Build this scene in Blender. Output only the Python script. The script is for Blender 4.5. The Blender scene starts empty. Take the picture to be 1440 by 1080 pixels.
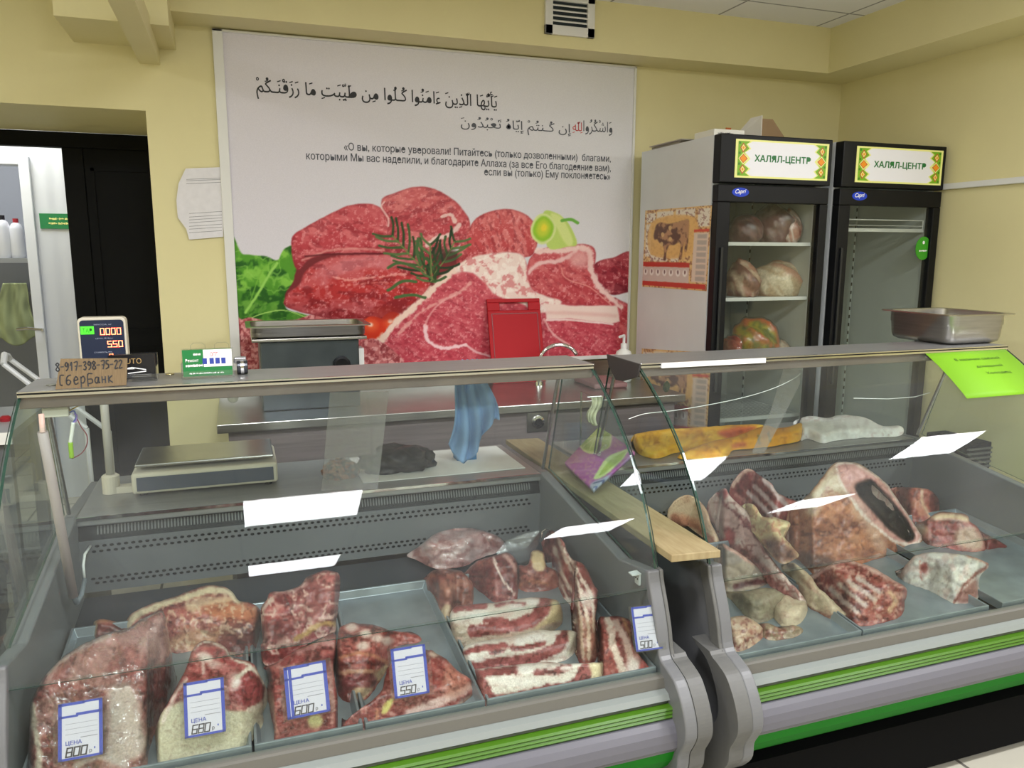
import bpy, bmesh, math, random
import numpy as np
from mathutils import Vector, Matrix, geometry
random.seed(7)
C = bpy.context.scene.collection
PI = math.pi
# ---------------------------------------------------------------- camera maths (1440x1080 frame)
CF = 1094.7; CPITCH = 0.16888; CROLL = 0.0027; CYAW = 0.33826
CAM = np.array([0.0, 0.0, 1.53])
_cy, _sy = math.cos(CYAW), math.sin(CYAW)
_F = np.array([_sy*math.cos(CPITCH), _cy*math.cos(CPITCH), -math.sin(CPITCH)])
_r = np.array([_cy, -_sy, 0.0]); _u = np.cross(_r, _F)
_R = _r*math.cos(CROLL) + _u*math.sin(CROLL); _U = -_r*math.sin(CROLL) + _u*math.cos(CROLL)
def ray(x, y): return _F*CF + _R*(x-720.0) - _U*(y-540.0)
def project(P):
    Q = np.asarray(P, float)-CAM; d = Q@_F
    return np.stack([720+CF*(Q@_R)/d, 540-CF*(Q@_U)/d], -1)
def PY(x, y, Y): d = ray(x, y); return Vector(CAM + d*(Y/d[1]))
def PX(x, y, X): d = ray(x, y); return Vector(CAM + d*(X/d[0]))
def PZ(x, y, z): d = ray(x, y); return Vector(CAM + d*((z-1.53)/d[2]))

# ---------------------------------------------------------------- colour and materials
def lin(c):
    return tuple((v/255.0/12.92 if v/255.0 <= 0.04045 else ((v/255.0+0.055)/1.055)**2.4) for v in c[:3])
def M(name, col, rough=0.5, metal=0.0, spec=0.5, noise=0.0, nscale=20.0, bump=0.0, bscale=60.0, col2=None, alpha=None, stretch=(1,1,1), emit=None, estr=0.0, coat=0.0, world=False):
    m = bpy.data.materials.new(name); m.use_nodes = True
    nt = m.node_tree; b = nt.nodes['Principled BSDF']; L = nt.links
    c = lin(col)+(1,)
    b.inputs['Base Color'].default_value = c
    b.inputs['Roughness'].default_value = rough
    b.inputs['Metallic'].default_value = metal
    b.inputs['Specular IOR Level'].default_value = spec
    b.inputs['Coat Weight'].default_value = coat
    tc = nt.nodes.new('ShaderNodeTexCoord'); mp = nt.nodes.new('ShaderNodeMapping')
    mp.inputs['Scale'].default_value = stretch
    L.new(tc.outputs['Object'], mp.inputs[0])
    if noise > 0:
        n = nt.nodes.new('ShaderNodeTexNoise'); n.inputs['Scale'].default_value = nscale; n.inputs['Detail'].default_value = 5
        L.new(mp.outputs[0], n.inputs[0])
        r = nt.nodes.new('ShaderNodeMapRange'); r.inputs[1].default_value = 0.3; r.inputs[2].default_value = 0.7
        L.new(n.outputs[0], r.inputs[0])
        mx = nt.nodes.new('ShaderNodeMix'); mx.data_type = 'RGBA'
        mx.inputs[6].default_value = c
        mx.inputs[7].default_value = (lin(col2)+(1,)) if col2 else tuple(v*(1-noise) for v in c[:3])+(1,)
        L.new(r.outputs[0], mx.inputs[0]); L.new(mx.outputs[2], b.inputs['Base Color'])
    if bump > 0:
        n = nt.nodes.new('ShaderNodeTexNoise'); n.inputs['Scale'].default_value = bscale; n.inputs['Detail'].default_value = 4
        L.new(mp.outputs[0], n.inputs[0])
        bp = nt.nodes.new('ShaderNodeBump'); bp.inputs['Strength'].default_value = bump; bp.inputs['Distance'].default_value = 0.004
        L.new(n.outputs[0], bp.inputs['Height']); L.new(bp.outputs[0], b.inputs['Normal'])
    if alpha is not None: b.inputs['Alpha'].default_value = alpha
    if emit: b.inputs['Emission Color'].default_value = lin(emit)+(1,); b.inputs['Emission Strength'].default_value = estr
    return m
def glassmat(name, tint=(1,1,1), f0=0.04, haze=0.0, gain=0.96, rough=0.0, bump=0.0, bscale=30, hazecol=(200,200,205), power=5.0):
    """thin clear sheet: transparent + mirror reflection by viewing angle (+ a pale patchy haze layer)"""
    m = bpy.data.materials.new(name); m.use_nodes = True; nt = m.node_tree; nt.nodes.clear(); L = nt.links
    out = nt.nodes.new('ShaderNodeOutputMaterial')
    tr = nt.nodes.new('ShaderNodeBsdfTransparent'); tr.inputs[0].default_value = tuple(tint)+(1,)
    gl = nt.nodes.new('ShaderNodeBsdfGlossy'); gl.inputs['Roughness'].default_value = rough
    lw = nt.nodes.new('ShaderNodeLayerWeight'); lw.inputs[0].default_value = 0.5
    pw = nt.nodes.new('ShaderNodeMath'); pw.operation = 'POWER'; pw.inputs[1].default_value = power
    ma = nt.nodes.new('ShaderNodeMath'); ma.operation = 'MULTIPLY_ADD'; ma.inputs[1].default_value = gain; ma.inputs[2].default_value = f0
    L.new(lw.outputs['Facing'], pw.inputs[0]); L.new(pw.outputs[0], ma.inputs[0])
    mx = nt.nodes.new('ShaderNodeMixShader')
    L.new(ma.outputs[0], mx.inputs[0]); L.new(gl.outputs[0], mx.inputs[2])
    base = tr.outputs[0]
    if haze > 0:
        df = nt.nodes.new('ShaderNodeBsdfDiffuse'); df.inputs[0].default_value = lin(hazecol)+(1,)
        tl = nt.nodes.new('ShaderNodeBsdfTranslucent'); tl.inputs[0].default_value = lin(hazecol)+(1,)
        ad = nt.nodes.new('ShaderNodeMixShader'); ad.inputs[0].default_value = 0.5
        L.new(df.outputs[0], ad.inputs[1]); L.new(tl.outputs[0], ad.inputs[2])
        n = nt.nodes.new('ShaderNodeTexNoise'); n.inputs['Scale'].default_value = 3.0; n.inputs['Detail'].default_value = 6
        tc = nt.nodes.new('ShaderNodeTexCoord'); L.new(tc.outputs['Object'], n.inputs[0])
        r = nt.nodes.new('ShaderNodeMapRange'); r.inputs[1].default_value = 0.3; r.inputs[2].default_value = 0.75
        r.inputs[3].default_value = haze*0.3; r.inputs[4].default_value = haze*1.6
        L.new(n.outputs[0], r.inputs[0])
        m2 = nt.nodes.new('ShaderNodeMixShader'); L.new(r.outputs[0], m2.inputs[0])
        L.new(tr.outputs[0], m2.inputs[1]); L.new(ad.outputs[0], m2.inputs[2]); base = m2.outputs[0]
    if bump > 0:
        n = nt.nodes.new('ShaderNodeTexNoise'); n.inputs['Scale'].default_value = bscale; n.inputs['Detail'].default_value = 3
        tc = nt.nodes.new('ShaderNodeTexCoord'); L.new(tc.outputs['Object'], n.inputs[0])
        bp = nt.nodes.new('ShaderNodeBump'); bp.inputs['Strength'].default_value = bump; bp.inputs['Distance'].default_value = 0.01
        L.new(n.outputs[0], bp.inputs['Height']); L.new(bp.outputs[0], gl.inputs['Normal'])
    L.new(base, mx.inputs[1]); L.new(mx.outputs[0], out.inputs[0])
    return m
def vcol(name, rough=0.5, spec=0.5, nscale=300.0, amt=0.12, bump=0.0, bscale=120.0, metal=0.0, coat=0.0, sss=0.0):
    """surface whose own colour varies over the mesh (pigment stored per vertex) with fine procedural grain"""
    m = bpy.data.materials.new(name); m.use_nodes = True; nt = m.node_tree; b = nt.nodes['Principled BSDF']; L = nt.links
    b.inputs['Roughness'].default_value = rough; b.inputs['Specular IOR Level'].default_value = spec
    b.inputs['Metallic'].default_value = metal; b.inputs['Coat Weight'].default_value = coat
    at = nt.nodes.new('ShaderNodeAttribute'); at.attribute_name = 'pigment'
    tc = nt.nodes.new('ShaderNodeTexCoord')
    n = nt.nodes.new('ShaderNodeTexNoise'); n.inputs['Scale'].default_value = nscale; n.inputs['Detail'].default_value = 6; n.inputs['Roughness'].default_value = 0.65
    L.new(tc.outputs['Object'], n.inputs[0])
    r = nt.nodes.new('ShaderNodeMapRange'); r.inputs[1].default_value = 0.3; r.inputs[2].default_value = 0.7
    r.inputs[3].default_value = 1-amt; r.inputs[4].default_value = 1+amt
    L.new(n.outputs[0], r.inputs[0])
    vm = nt.nodes.new('ShaderNodeVectorMath'); vm.operation = 'SCALE'
    L.new(at.outputs['Color'], vm.inputs[0]); L.new(r.outputs[0], vm.inputs['Scale']); L.new(vm.outputs[0], b.inputs['Base Color'])
    if bump > 0:
        n2 = nt.nodes.new('ShaderNodeTexNoise'); n2.inputs['Scale'].default_value = bscale; n2.inputs['Detail'].default_value = 5
        L.new(tc.outputs['Object'], n2.inputs[0])
        bp = nt.nodes.new('ShaderNodeBump'); bp.inputs['Strength'].default_value = bump; bp.inputs['Distance'].default_value = 0.004
        L.new(n2.outputs[0], bp.inputs['Height']); L.new(bp.outputs[0], b.inputs['Normal'])
    return m

# ---------------------------------------------------------------- objects
def tag(o, label=None, cat=None, group=None, kind=None):
    if label: o['label'] = label
    if cat: o['category'] = cat
    if group: o['group'] = group
    if kind: o['kind'] = kind
    return o
def thing(name, label, cat, loc=(0,0,0), group=None):
    o = bpy.data.objects.new(name, None); o.empty_display_size = 0.05; C.objects.link(o); o.location = loc
    return tag(o, label, cat, group)
def link_mesh(name, me, mats, parent=None):
    if not isinstance(mats, (list, tuple)): mats = [mats]
    for m in mats: me.materials.append(m)
    o = bpy.data.objects.new(name, me); C.objects.link(o)
    if parent is not None:
        o.parent = parent
        pl = parent
        off = Vector((0,0,0))
        while pl is not None: off += pl.location; pl = pl.parent
        o.location = -off          # children are modelled in world coordinates
    return o
class MB:
    """collects shapes, built as one mesh object"""
    def __init__(s): s.v = []; s.f = []; s.mi = []; s.cm = 0
    def mat(s, i): s.cm = i; return s
    def add(s, vs, fs):
        n = len(s.v); s.v += [tuple(v) for v in vs]
        for f in fs: s.f.append([i+n for i in f]); s.mi.append(s.cm)
        return s
    def box(s, a, b, rot=None, piv=None):
        x0,y0,z0 = a; x1,y1,z1 = b
        vs = [Vector(p) for p in ((x0,y0,z0),(x1,y0,z0),(x1,y1,z0),(x0,y1,z0),(x0,y0,z1),(x1,y0,z1),(x1,y1,z1),(x0,y1,z1))]
        if rot is not None:
            pv = Vector(piv) if piv is not None else sum(vs, Vector())/8
            vs = [rot @ (v-pv) + pv for v in vs]
        return s.add(vs, [(0,3,2,1),(4,5,6,7),(0,1,5,4),(1,2,6,5),(2,3,7,6),(3,0,4,7)])
    def prism(s, poly, e, cap=True):
        """poly: list of 3D points (planar), extruded by vector e"""
        n = len(poly); p = [Vector(q) for q in poly]; e = Vector(e)
        vs = p + [q+e for q in p]
        fs = [(i, (i+1) % n, n+(i+1) % n, n+i) for i in range(n)]
        if cap: fs += [tuple(range(n-1,-1,-1)), tuple(range(n, 2*n))]
        return s.add(vs, fs)
    def quad(s, a, b, c, d): return s.add([a,b,c,d], [(0,1,2,3)])
    def tube(s, pts, r, n=10, caps=True, closed=False):
        pts = [Vector(p) for p in pts]; k = len(pts); rs = r if isinstance(r, (list, tuple)) else [r]*k
        vs = []; up = Vector((0,0,1))
        prev = None
        for i, p in enumerate(pts):
            if closed: t = pts[(i+1) % k]-pts[i-1]
            else: t = (pts[min(i+1,k-1)]-pts[max(i-1,0)])
            t.normalize()
            if prev is None:
                a = t.cross(up) if abs(t.z) < 0.95 else t.cross(Vector((1,0,0)))
            else:
                a = prev - t*prev.dot(t)
            a.normalize(); prev = a; b = t.cross(a)
            for j in range(n):
                q = 2*PI*j/n; vs.append(p + (a*math.cos(q)+b*math.sin(q))*rs[i])
        fs = []
        for i in range(k if closed else k-1):
            i2 = (i+1) % k
            for j in range(n): fs.append((i*n+j, i*n+(j+1) % n, i2*n+(j+1) % n, i2*n+j))
        if caps and not closed: fs += [tuple(range(n-1,-1,-1)), tuple(range((k-1)*n, k*n))]
        return s.add(vs, fs)
    def lathe(s, prof, c, n=24, axis='Z', scale=(1,1,1)):
        vs = []; c = Vector(c)
        for (r, z) in prof:
            for j in range(n):
                q = 2*PI*j/n; x, y = r*math.cos(q)*scale[0], r*math.sin(q)*scale[1]
                v = (x, y, z) if axis == 'Z' else ((x, z, y) if axis == 'Y' else (z, x, y))
                vs.append(c + Vector(v))
        fs = []
        for i in range(len(prof)-1):
            for j in range(n): fs.append((i*n+j, i*n+(j+1) % n, (i+1)*n+(j+1) % n, (i+1)*n+j))
        fs += [tuple(range(n-1,-1,-1)), tuple(range((len(prof)-1)*n, len(prof)*n))]
        return s.add(vs, fs)
    def build(s, name, mats, parent=None, smooth=False, bevel=0.0, seg=2, auto=None):
        me = bpy.data.meshes.new(name); me.from_pydata(s.v, [], s.f); me.update()
        bm = bmesh.new(); bm.from_mesh(me)
        for f, k in zip(bm.faces, s.mi): f.material_index = k
        bmesh.ops.recalc_face_normals(bm, faces=bm.faces)
        bm.to_mesh(me); bm.free()
        if smooth:
            for p in me.polygons: p.use_smooth = True
        o = link_mesh(name, me, mats, parent)
        if bevel > 0:
            md = o.modifiers.new('bevel', 'BEVEL'); md.width = bevel; md.segments = seg; md.limit_method = 'ANGLE'; md.angle_limit = 0.6
        return o
def struct(name, mb, mat, **k):
    o = mb.build(name, mat, **k); o['kind'] = 'structure'; return o
def vmesh(name, verts, faces, cols, mat, parent=None, smooth=True):
    me = bpy.data.meshes.new(name); me.from_pydata([tuple(v) for v in verts], [], [tuple(f) for f in faces]); me.update()
    a = me.color_attributes.new('pigment', 'FLOAT_COLOR', 'POINT')
    cc = np.ones((len(verts), 4), dtype=np.float32); cc[:, :3] = cols
    a.data.foreach_set('color', cc.ravel())
    if smooth: me.polygons.foreach_set('use_smooth', [True]*len(me.polygons))
    return link_mesh(name, me, mat, parent)

# ---------------------------------------------------------------- text
def text_mesh(txt, size=1.0, bold=0.0, align='LEFT', shear=0.0, spacing=1.0, line=1.0, extrude=0.0):
    c = bpy.data.curves.new('lettering', 'FONT'); c.body = txt; c.fill_mode = 'NONE'; c.size = size; c.align_x = align
    c.shear = shear; c.space_character = spacing; c.space_line = line; c.extrude = extrude; c.resolution_u = 4
    o = bpy.data.objects.new('lettering_tmp', c); C.objects.link(o)
    dg = bpy.context.evaluated_depsgraph_get()
    wm = bpy.data.meshes.new_from_object(o.evaluated_get(dg))
    bpy.data.objects.remove(o); bpy.data.curves.remove(c)
    # every outline is filled on its own (overlapping strokes of one letter stay solid)
    P = [(v.co.x, v.co.y) for v in wm.vertices]; nx_ = {}
    for e in wm.edges: nx_.setdefault(e.vertices[0], []).append(e.vertices[1]); nx_.setdefault(e.vertices[1], []).append(e.vertices[0])
    seen = set(); loops = []
    for i in range(len(P)):
        if i in seen or i not in nx_: continue
        lp = [i]; seen.add(i); cur = nx_[i][0] if (i+1) not in nx_[i] else i+1
        while cur not in seen:
            seen.add(cur); lp.append(cur); nb = [k_ for k_ in nx_[cur] if k_ not in seen]
            if not nb: break
            cur = nb[0]
        if len(lp) > 2: loops.append(lp)
    bpy.data.meshes.remove(wm)
    def area(lp): return 0.5*sum(P[a][0]*P[b][1]-P[b][0]*P[a][1] for a, b in zip(lp, lp[1:]+lp[:1]))
    ar = [area(l) for l in loops]; A_ = [np.array([P[k_] for k_ in l]) for l in loops]; hole_of = {}
    bb = [(a_[:,0].min(), a_[:,0].max(), a_[:,1].min(), a_[:,1].max()) for a_ in A_]
    for j in range(len(loops)):
        best = None
        for i in range(len(loops)):
            if i == j or abs(ar[i]) <= abs(ar[j]): continue
            if bb[j][0] < bb[i][0] or bb[j][1] > bb[i][1] or bb[j][2] < bb[i][2] or bb[j][3] > bb[i][3]: continue
            if inpoly(A_[j], [tuple(q_) for q_ in A_[i]]).all() and (best is None or abs(ar[i]) < abs(ar[best])): best = i
        if best is not None: hole_of.setdefault(best, []).append(j)
    holes_ = {j for v_ in hole_of.values() for j in v_}
    vv = []; ff = []
    for i, l in enumerate(loops):
        if i in holes_ or abs(ar[i]) < 1e-9: continue
        poly = [P[k_] for k_ in l]; use = [poly]
        for j in hole_of.get(i, []): use.append([P[k_] for k_ in loops[j]])
        pts = []; fcs = []
        for u_ in use: fcs.append(list(range(len(pts), len(pts)+len(u_)))); pts += [Vector(p_) for p_ in u_]
        try: r_ = geometry.delaunay_2d_cdt(pts, [], fcs, 2 if len(use) > 1 else 1, 1e-6)
        except Exception: continue
        b_ = len(vv); vv += [(v_.x, v_.y, 0.0) for v_ in r_[0]]; ff += [tuple(k_+b_ for k_ in f_) for f_ in r_[2]]
    me = bpy.data.meshes.new('lettering'); me.from_pydata(vv, [], ff); me.update()
    return me
def lettering(name, txt, mat, parent, origin, ux, uy, width=None, height=None, lift=0.0006, fit='both', **k):
    """flat letters: text box mapped so its lower-left corner is origin, width along ux, height along uy"""
    me = text_mesh(txt, 1.0, **k)
    n = len(me.vertices)
    if n == 0: return None
    co = np.zeros(n*3); me.vertices.foreach_get('co', co); co = co.reshape(n, 3)
    x0, x1, y0, y1 = co[:,0].min(), co[:,0].max(), co[:,1].min(), co[:,1].max()
    sx = (width/(x1-x0)) if width else None; sy = (height/(y1-y0)) if height else None
    if sx is None: sx = sy
    if sy is None: sy = sx
    ux = Vector(ux).normalized(); uy = Vector(uy).normalized(); nz = ux.cross(uy).normalized()
    o = Vector(origin) + nz*lift
    bd = k.get('bold', 0.0)
    if bd:
        # heavier strokes: the same outlines laid side by side in one mesh
        polys = [tuple(p.vertices) for p in me.polygons]; vv = []; ff = []
        dirs = [(0,0),(bd,0),(-bd,0),(0,bd*0.8),(0,-bd*0.8)]
        for qi, (dx, dy) in enumerate(dirs):
            b = len(vv)
            for p in co: vv.append(o + ux*((p[0]+dx-x0)*sx) + uy*((p[1]+dy-y0)*sy) + nz*(0.00003*qi))
            ff += [tuple(i+b for i in f) for f in polys]
        bpy.data.meshes.remove(me); me = bpy.data.meshes.new(name); me.from_pydata(vv, [], ff); me.update()
    else:
        out = [o + ux*((p[0]-x0)*sx) + uy*((p[1]-y0)*sy) for p in co]
        me.vertices.foreach_set('co', np.array(out).ravel()); me.materials.clear(); me.update()
    return link_mesh(name, me, mat, parent)

def print_marks(name, mat, parent, origin, ux, uy, width, height, seed=0, lift=0.0008):
    """a row of tiny printed strokes where the writing is too small to be read"""
    rs = random.Random(seed); ux = Vector(ux).normalized(); uy = Vector(uy).normalized(); nz = ux.cross(uy); o = Vector(origin)+nz*lift
    m = MB(); x = 0.0
    while x < 1.0:
        w = rs.uniform(0.02, 0.05); h0 = rs.uniform(0.0, 0.35); h1 = rs.uniform(0.6, 1.0)
        m.quad(*[o+ux*(a*width)+uy*(b*height) for a, b in ((x, h0), (min(1, x+w), h0), (min(1, x+w), h1), (x, h1))])
        x += w*rs.choice((1.0, 1.0, 1.25, 1.8))
    return m.build(name, mat, parent)

# ---------------------------------------------------------------- 2D painting on point sets (pigment patterns)
def _hash(ix, iy, s):
    n = (ix.astype(np.int64)*374761393 + iy.astype(np.int64)*668265263 + s*974634777) & 0x7fffffff
    n = (n ^ (n >> 13))*1274126177 & 0x7fffffff
    return ((n ^ (n >> 16)) & 0xffff)/65535.0
def vnoise(x, y, s=0):
    ix = np.floor(x); iy = np.floor(y); fx = x-ix; fy = y-iy
    fx = fx*fx*(3-2*fx); fy = fy*fy*(3-2*fy)
    a = _hash(ix, iy, s); b = _hash(ix+1, iy, s); c = _hash(ix, iy+1, s); d = _hash(ix+1, iy+1, s)
    return (a*(1-fx)+b*fx)*(1-fy) + (c*(1-fx)+d*fx)*fy
def fbm(x, y, s=0, o=4):
    t = 0; a = 0.5; n = 0
    for i in range(o):
        t = t + a*vnoise(x*2**i, y*2**i, s+i*17); n += a; a *= 0.5
    return t/n
def sm(e0, e1, x):
    t = np.clip((x-e0)/(e1-e0+1e-9), 0, 1); return t*t*(3-2*t)
def segdist(P, a, b):
    a = np.array(a, float); b = np.array(b, float); ab = b-a; L2 = max((ab@ab), 1e-9)
    t = np.clip(((P-a)@ab)/L2, 0, 1); d = P-(a+t[:,None]*ab); return np.hypot(d[:,0], d[:,1]), t
def linedist(P, pts):
    best = np.full(len(P), 1e9)
    for a, b in zip(pts[:-1], pts[1:]):
        d, _ = segdist(P, a, b); best = np.minimum(best, d)
    return best
def inpoly(P, poly):
    x, y = P[:,0], P[:,1]; ins = np.zeros(len(P), bool); n = len(poly)
    for i in range(n):
        x0, y0 = poly[i]; x1, y1 = poly[(i+1) % n]
        if y0 == y1: continue
        c = ((y0 > y) != (y1 > y)) & (x < (x1-x0)*(y-y0)/(y1-y0)+x0); ins ^= c
    return ins
def sdf(P, poly):
    d = linedist(P, list(poly)+[poly[0]]); return np.where(inpoly(P, poly), -d, d)
def crom(pts, closed=True, k=5):
    n = len(pts); out = []
    rng = range(n if closed else n-1)
    for i in rng:
        if closed: p0, p1, p2, p3 = pts[i-1], pts[i], pts[(i+1) % n], pts[(i+2) % n]
        else: p0, p1, p2, p3 = pts[max(i-1,0)], pts[i], pts[i+1], pts[min(i+2,n-1)]
        for j in range(k):
            t = j/k
            out.append(tuple(0.5*((2*b)+(-a+c)*t+(2*a-5*b+4*c-d)*t*t+(-a+3*b-3*c+d)*t**3) for a, b, c, d in zip(p0, p1, p2, p3)))
    if not closed: out.append(tuple(pts[-1]))
    return out
class Paint:
    """pigment for a set of 2D points; colours are sRGB 0-255"""
    def __init__(s, P, base, warp=2.0, wscale=14.0, seed=0, gain=1.0):
        s.P0 = P; s.seed = seed; x, y = P[:,0], P[:,1]
        s.P = P + warp*np.stack([fbm(x/wscale, y/wscale, seed+3)-0.5, fbm(x/wscale, y/wscale, seed+9)-0.5], 1)*2.2
        s.c = np.tile(np.array(base, float), (len(P), 1)); s.gain = gain
    def mix(s, w, col): w = np.clip(w, 0, 1)[:,None]; s.c = s.c*(1-w) + np.array(col, float)*w; return s
    def mul(s, w, k): s.c = s.c*(1-np.clip(w,0,1)[:,None]*(1-np.array(k, float))); return s
    def poly(s, pts, col, soft=2.0, a=1.0, smooth=True):
        q = crom(pts) if smooth else pts
        return s.mix(a*(1-sm(-soft, soft, sdf(s.P, q))), col)
    def line(s, pts, w, col, soft=1.5, a=1.0, smooth=True, rag=0.0):
        q = crom(pts, False) if smooth and len(pts) > 2 else pts
        d = linedist(s.P, q)
        if rag: d = d + rag*(fbm(s.P0[:,0]/5, s.P0[:,1]/5, s.seed+5)-0.5)*2
        return s.mix(a*(1-sm(w*0.5-soft*0.5, w*0.5+soft*0.5, d)), col)
    def blob(s, c, rx, ry, col, a=1.0, soft=0.5, ang=0.0):
        dx = s.P[:,0]-c[0]; dy = s.P[:,1]-c[1]; ca, sa = math.cos(ang), math.sin(ang)
        u = (dx*ca+dy*sa)/rx; v = (-dx*sa+dy*ca)/ry; d = np.hypot(u, v)
        return s.mix(a*(1-sm(1-soft, 1+soft, d)), col)
    def mottle(s, scale, col, a=0.5, lo=0.5, hi=0.7, sx=1.0, sy=1.0, seed=0, ang=0.0):
        x, y = s.P0[:,0], s.P0[:,1]; ca, sa = math.cos(ang), math.sin(ang)
        u = (x*ca+y*sa)/(scale*sx); v = (-x*sa+y*ca)/(scale*sy)
        return s.mix(a*sm(lo, hi, fbm(u, v, s.seed+seed+40)), col)
    def veins(s, scale, col, a=0.6, w=0.06, seed=0, sx=1.0, sy=1.0, ang=0.0):
        x, y = s.P0[:,0], s.P0[:,1]; ca, sa = math.cos(ang), math.sin(ang)
        u = (x*ca+y*sa)/(scale*sx); v = (-x*sa+y*ca)/(scale*sy)
        f = np.abs(fbm(u, v, s.seed+seed+80, 3)-0.5)
        return s.mix(a*(1-sm(w*0.4, w, f)), col)
    def out(s):
        c = np.clip(s.c*s.gain, 0, 255)/255.0
        return np.where(c <= 0.04045, c/12.92, ((c+0.055)/1.055)**2.4)
def grid_sheet(name, fn, nu, nv, colfn, mat, parent=None):
    """a flat or bent sheet: fn(u,v)->3D for u,v in 0..1; colfn gets the (u,v) array, returns linear colours"""
    uu, vv = np.meshgrid(np.linspace(0,1,nu), np.linspace(0,1,nv)); uv = np.stack([uu.ravel(), vv.ravel()], 1)
    vs = [fn(a, b) for a, b in uv]
    fs = [(j*nu+i, j*nu+i+1, (j+1)*nu+i+1, (j+1)*nu+i) for j in range(nv-1) for i in range(nu-1)]
    return vmesh(name, vs, fs, colfn(uv), mat, parent)

# ---------------------------------------------------------------- shared materials
STEEL = M('stainless_steel', (178,176,172), rough=0.28, metal=1.0, noise=0.18, nscale=8, stretch=(1,1,14), bump=0.05, bscale=40)
STEELX = M('brushed_steel', (160,160,160), rough=0.42, metal=0.65, noise=0.15, nscale=6, stretch=(1,20,20))
TRAYM = M('tray_steel', (152,160,166), rough=0.34, metal=0.65, noise=0.25, nscale=14, bump=0.1, bscale=25)
CHROME = M('chrome', (215,215,215), rough=0.08, metal=1.0)
ALU = M('matt_aluminium', (196,204,200), rough=0.45, metal=0.35)
GREYP = M('grey_plastic', (92,92,90), rough=0.5, noise=0.08, nscale=60)
GREYL = M("light_grey_lacquer", (102,103,105), rough=0.4)
BEIGE = M('warm_grey_rail', (94,92,86), rough=0.4)
DARKP = M('dark_grey_floor_plate', (48,50,56), rough=0.4, noise=0.2, nscale=12)
BLACKP = M('black_plastic', (9,10,13), rough=0.42, spec=0.25)
BLACKM = M('black_matt', (5,5,6), rough=0.8, spec=0.1)
WHITEP = M('white_plastic', (225,225,222), rough=0.4)
GREEN_G = M('ridged_green_bumper', (66,106,24), rough=0.3)
GREEN_D = M('green_panel', (6,112,10), rough=0.6, spec=0.2)
LILAC = M('lilac_grey_panel', (94,93,101), rough=0.3)
GLASS = glassmat('clear_glass', (0.93,0.97,0.955), 0.015, haze=0.035)  # haze: pale veil standing in for the ceiling reflected in the glass
GLASS2 = glassmat('clear_side_glass', (0.93,0.97,0.955), 0.012, haze=0.01)
GEDGE = M('green_glass_edge', (16,58,46), rough=0.15, spec=0.8)
ACRYL = glassmat('clear_acrylic', (0.96,0.97,0.97), 0.05, haze=0.02)
PAPER = M('white_paper', (236,236,236), rough=0.7)
INK = M('dark_ink', (38,38,42), rough=0.6)
INKG = M('grey_ink', (120,122,126), rough=0.6)
# ================================================================ ROOM
YW = 3.78; XR = 3.32; ZC = 2.70
WALLM = M('yellow_wall_paint', (227,219,170), rough=0.6, noise=0.5, nscale=1.7, col2=(221,212,162), bump=0.12, bscale=35, spec=0.35)
def floormat():
    m = M('floor_tiles', (176,170,156), rough=0.25)
    nt = m.node_tree; b = nt.nodes['Principled BSDF']; L = nt.links
    tc = nt.nodes.new('ShaderNodeTexCoord'); br = nt.nodes.new('ShaderNodeTexBrick')
    br.offset = 0; br.inputs['Scale'].default_value = 1.0; br.inputs['Brick Width'].default_value = 0.4; br.inputs['Row Height'].default_value = 0.4
    br.inputs['Mortar Size'].default_value = 0.006
    br.inputs['Color1'].default_value = lin((178,174,160))+(1,); br.inputs['Color2'].default_value = lin((164,160,148))+(1,); br.inputs['Mortar'].default_value = lin((96,92,86))+(1,)
    L.new(tc.outputs['Object'], br.inputs[0]); L.new(br.outputs[0], b.inputs['Base Color']); return m
def ceilmat():
    m = M('ceiling_tiles', (222,222,220), rough=0.8)
    nt = m.node_tree; b = nt.nodes['Principled BSDF']; L = nt.links
    tc = nt.nodes.new('ShaderNodeTexCoord'); mp = nt.nodes.new('ShaderNodeMapping'); mp.inputs['Location'].default_value = (0.05, 0.26, 0)
    br = nt.nodes.new('ShaderNodeTexBrick'); br.offset = 0
    br.inputs['Scale'].default_value = 1.0; br.inputs['Brick Width'].default_value = 0.6; br.inputs['Row Height'].default_value = 0.6; br.inputs['Mortar Size'].default_value = 0.006
    br.inputs['Color1'].default_value = lin((240,240,240))+(1,); br.inputs['Color2'].default_value = lin((234,234,233))+(1,); br.inputs['Mortar'].default_value = lin((150,150,152))+(1,)
    L.new(tc.outputs['Object'], mp.inputs[0]); L.new(mp.outputs[0], br.inputs[0]); L.new(br.outputs[0], b.inputs['Base Color']); return m
struct('floor', MB().box((-4.5,-3.6,-0.1),(6.6,8.0,0.0)), floormat())
struct('ceiling', MB().box((-4.5,-3.6,ZC),(6.6,7.0,ZC+0.1)), ceilmat())
# back wall with a wide opening on its left
ZL = 2.115; XO = -0.325
WT = 0.80
struct('wall_back', MB().box((XO,YW,0),(XR+0.2,YW+0.12,ZC)).box((XO,YW+0.12,0),(XO+0.12,YW+WT,ZC)), WALLM)
struct('wall_back_lintel', MB().box((-3.2,YW,ZL),(XO,YW+WT,ZC)), WALLM)
struct('wall_right', MB().box((XR,2.1,0),(XR+0.2,YW+0.12,ZC)), WALLM)
struct('wall_right_return', MB().box((XR+0.2,2.1,0),(6.6,2.22,ZC)), WALLM)
struct('wall_far_right', MB().box((6.6,-3.6,0),(6.7,2.2,ZC)), WALLM)
struct('wall_left', MB().box((-3.3,-3.6,0),(-3.2,7.0,ZC)), WALLM)
FRW = M('front_wall_paint', (206,200,176), rough=0.7)
struct('wall_front', MB().box((-3.3,-3.6,0),(6.7,-3.5,ZC)), FRW)
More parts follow.
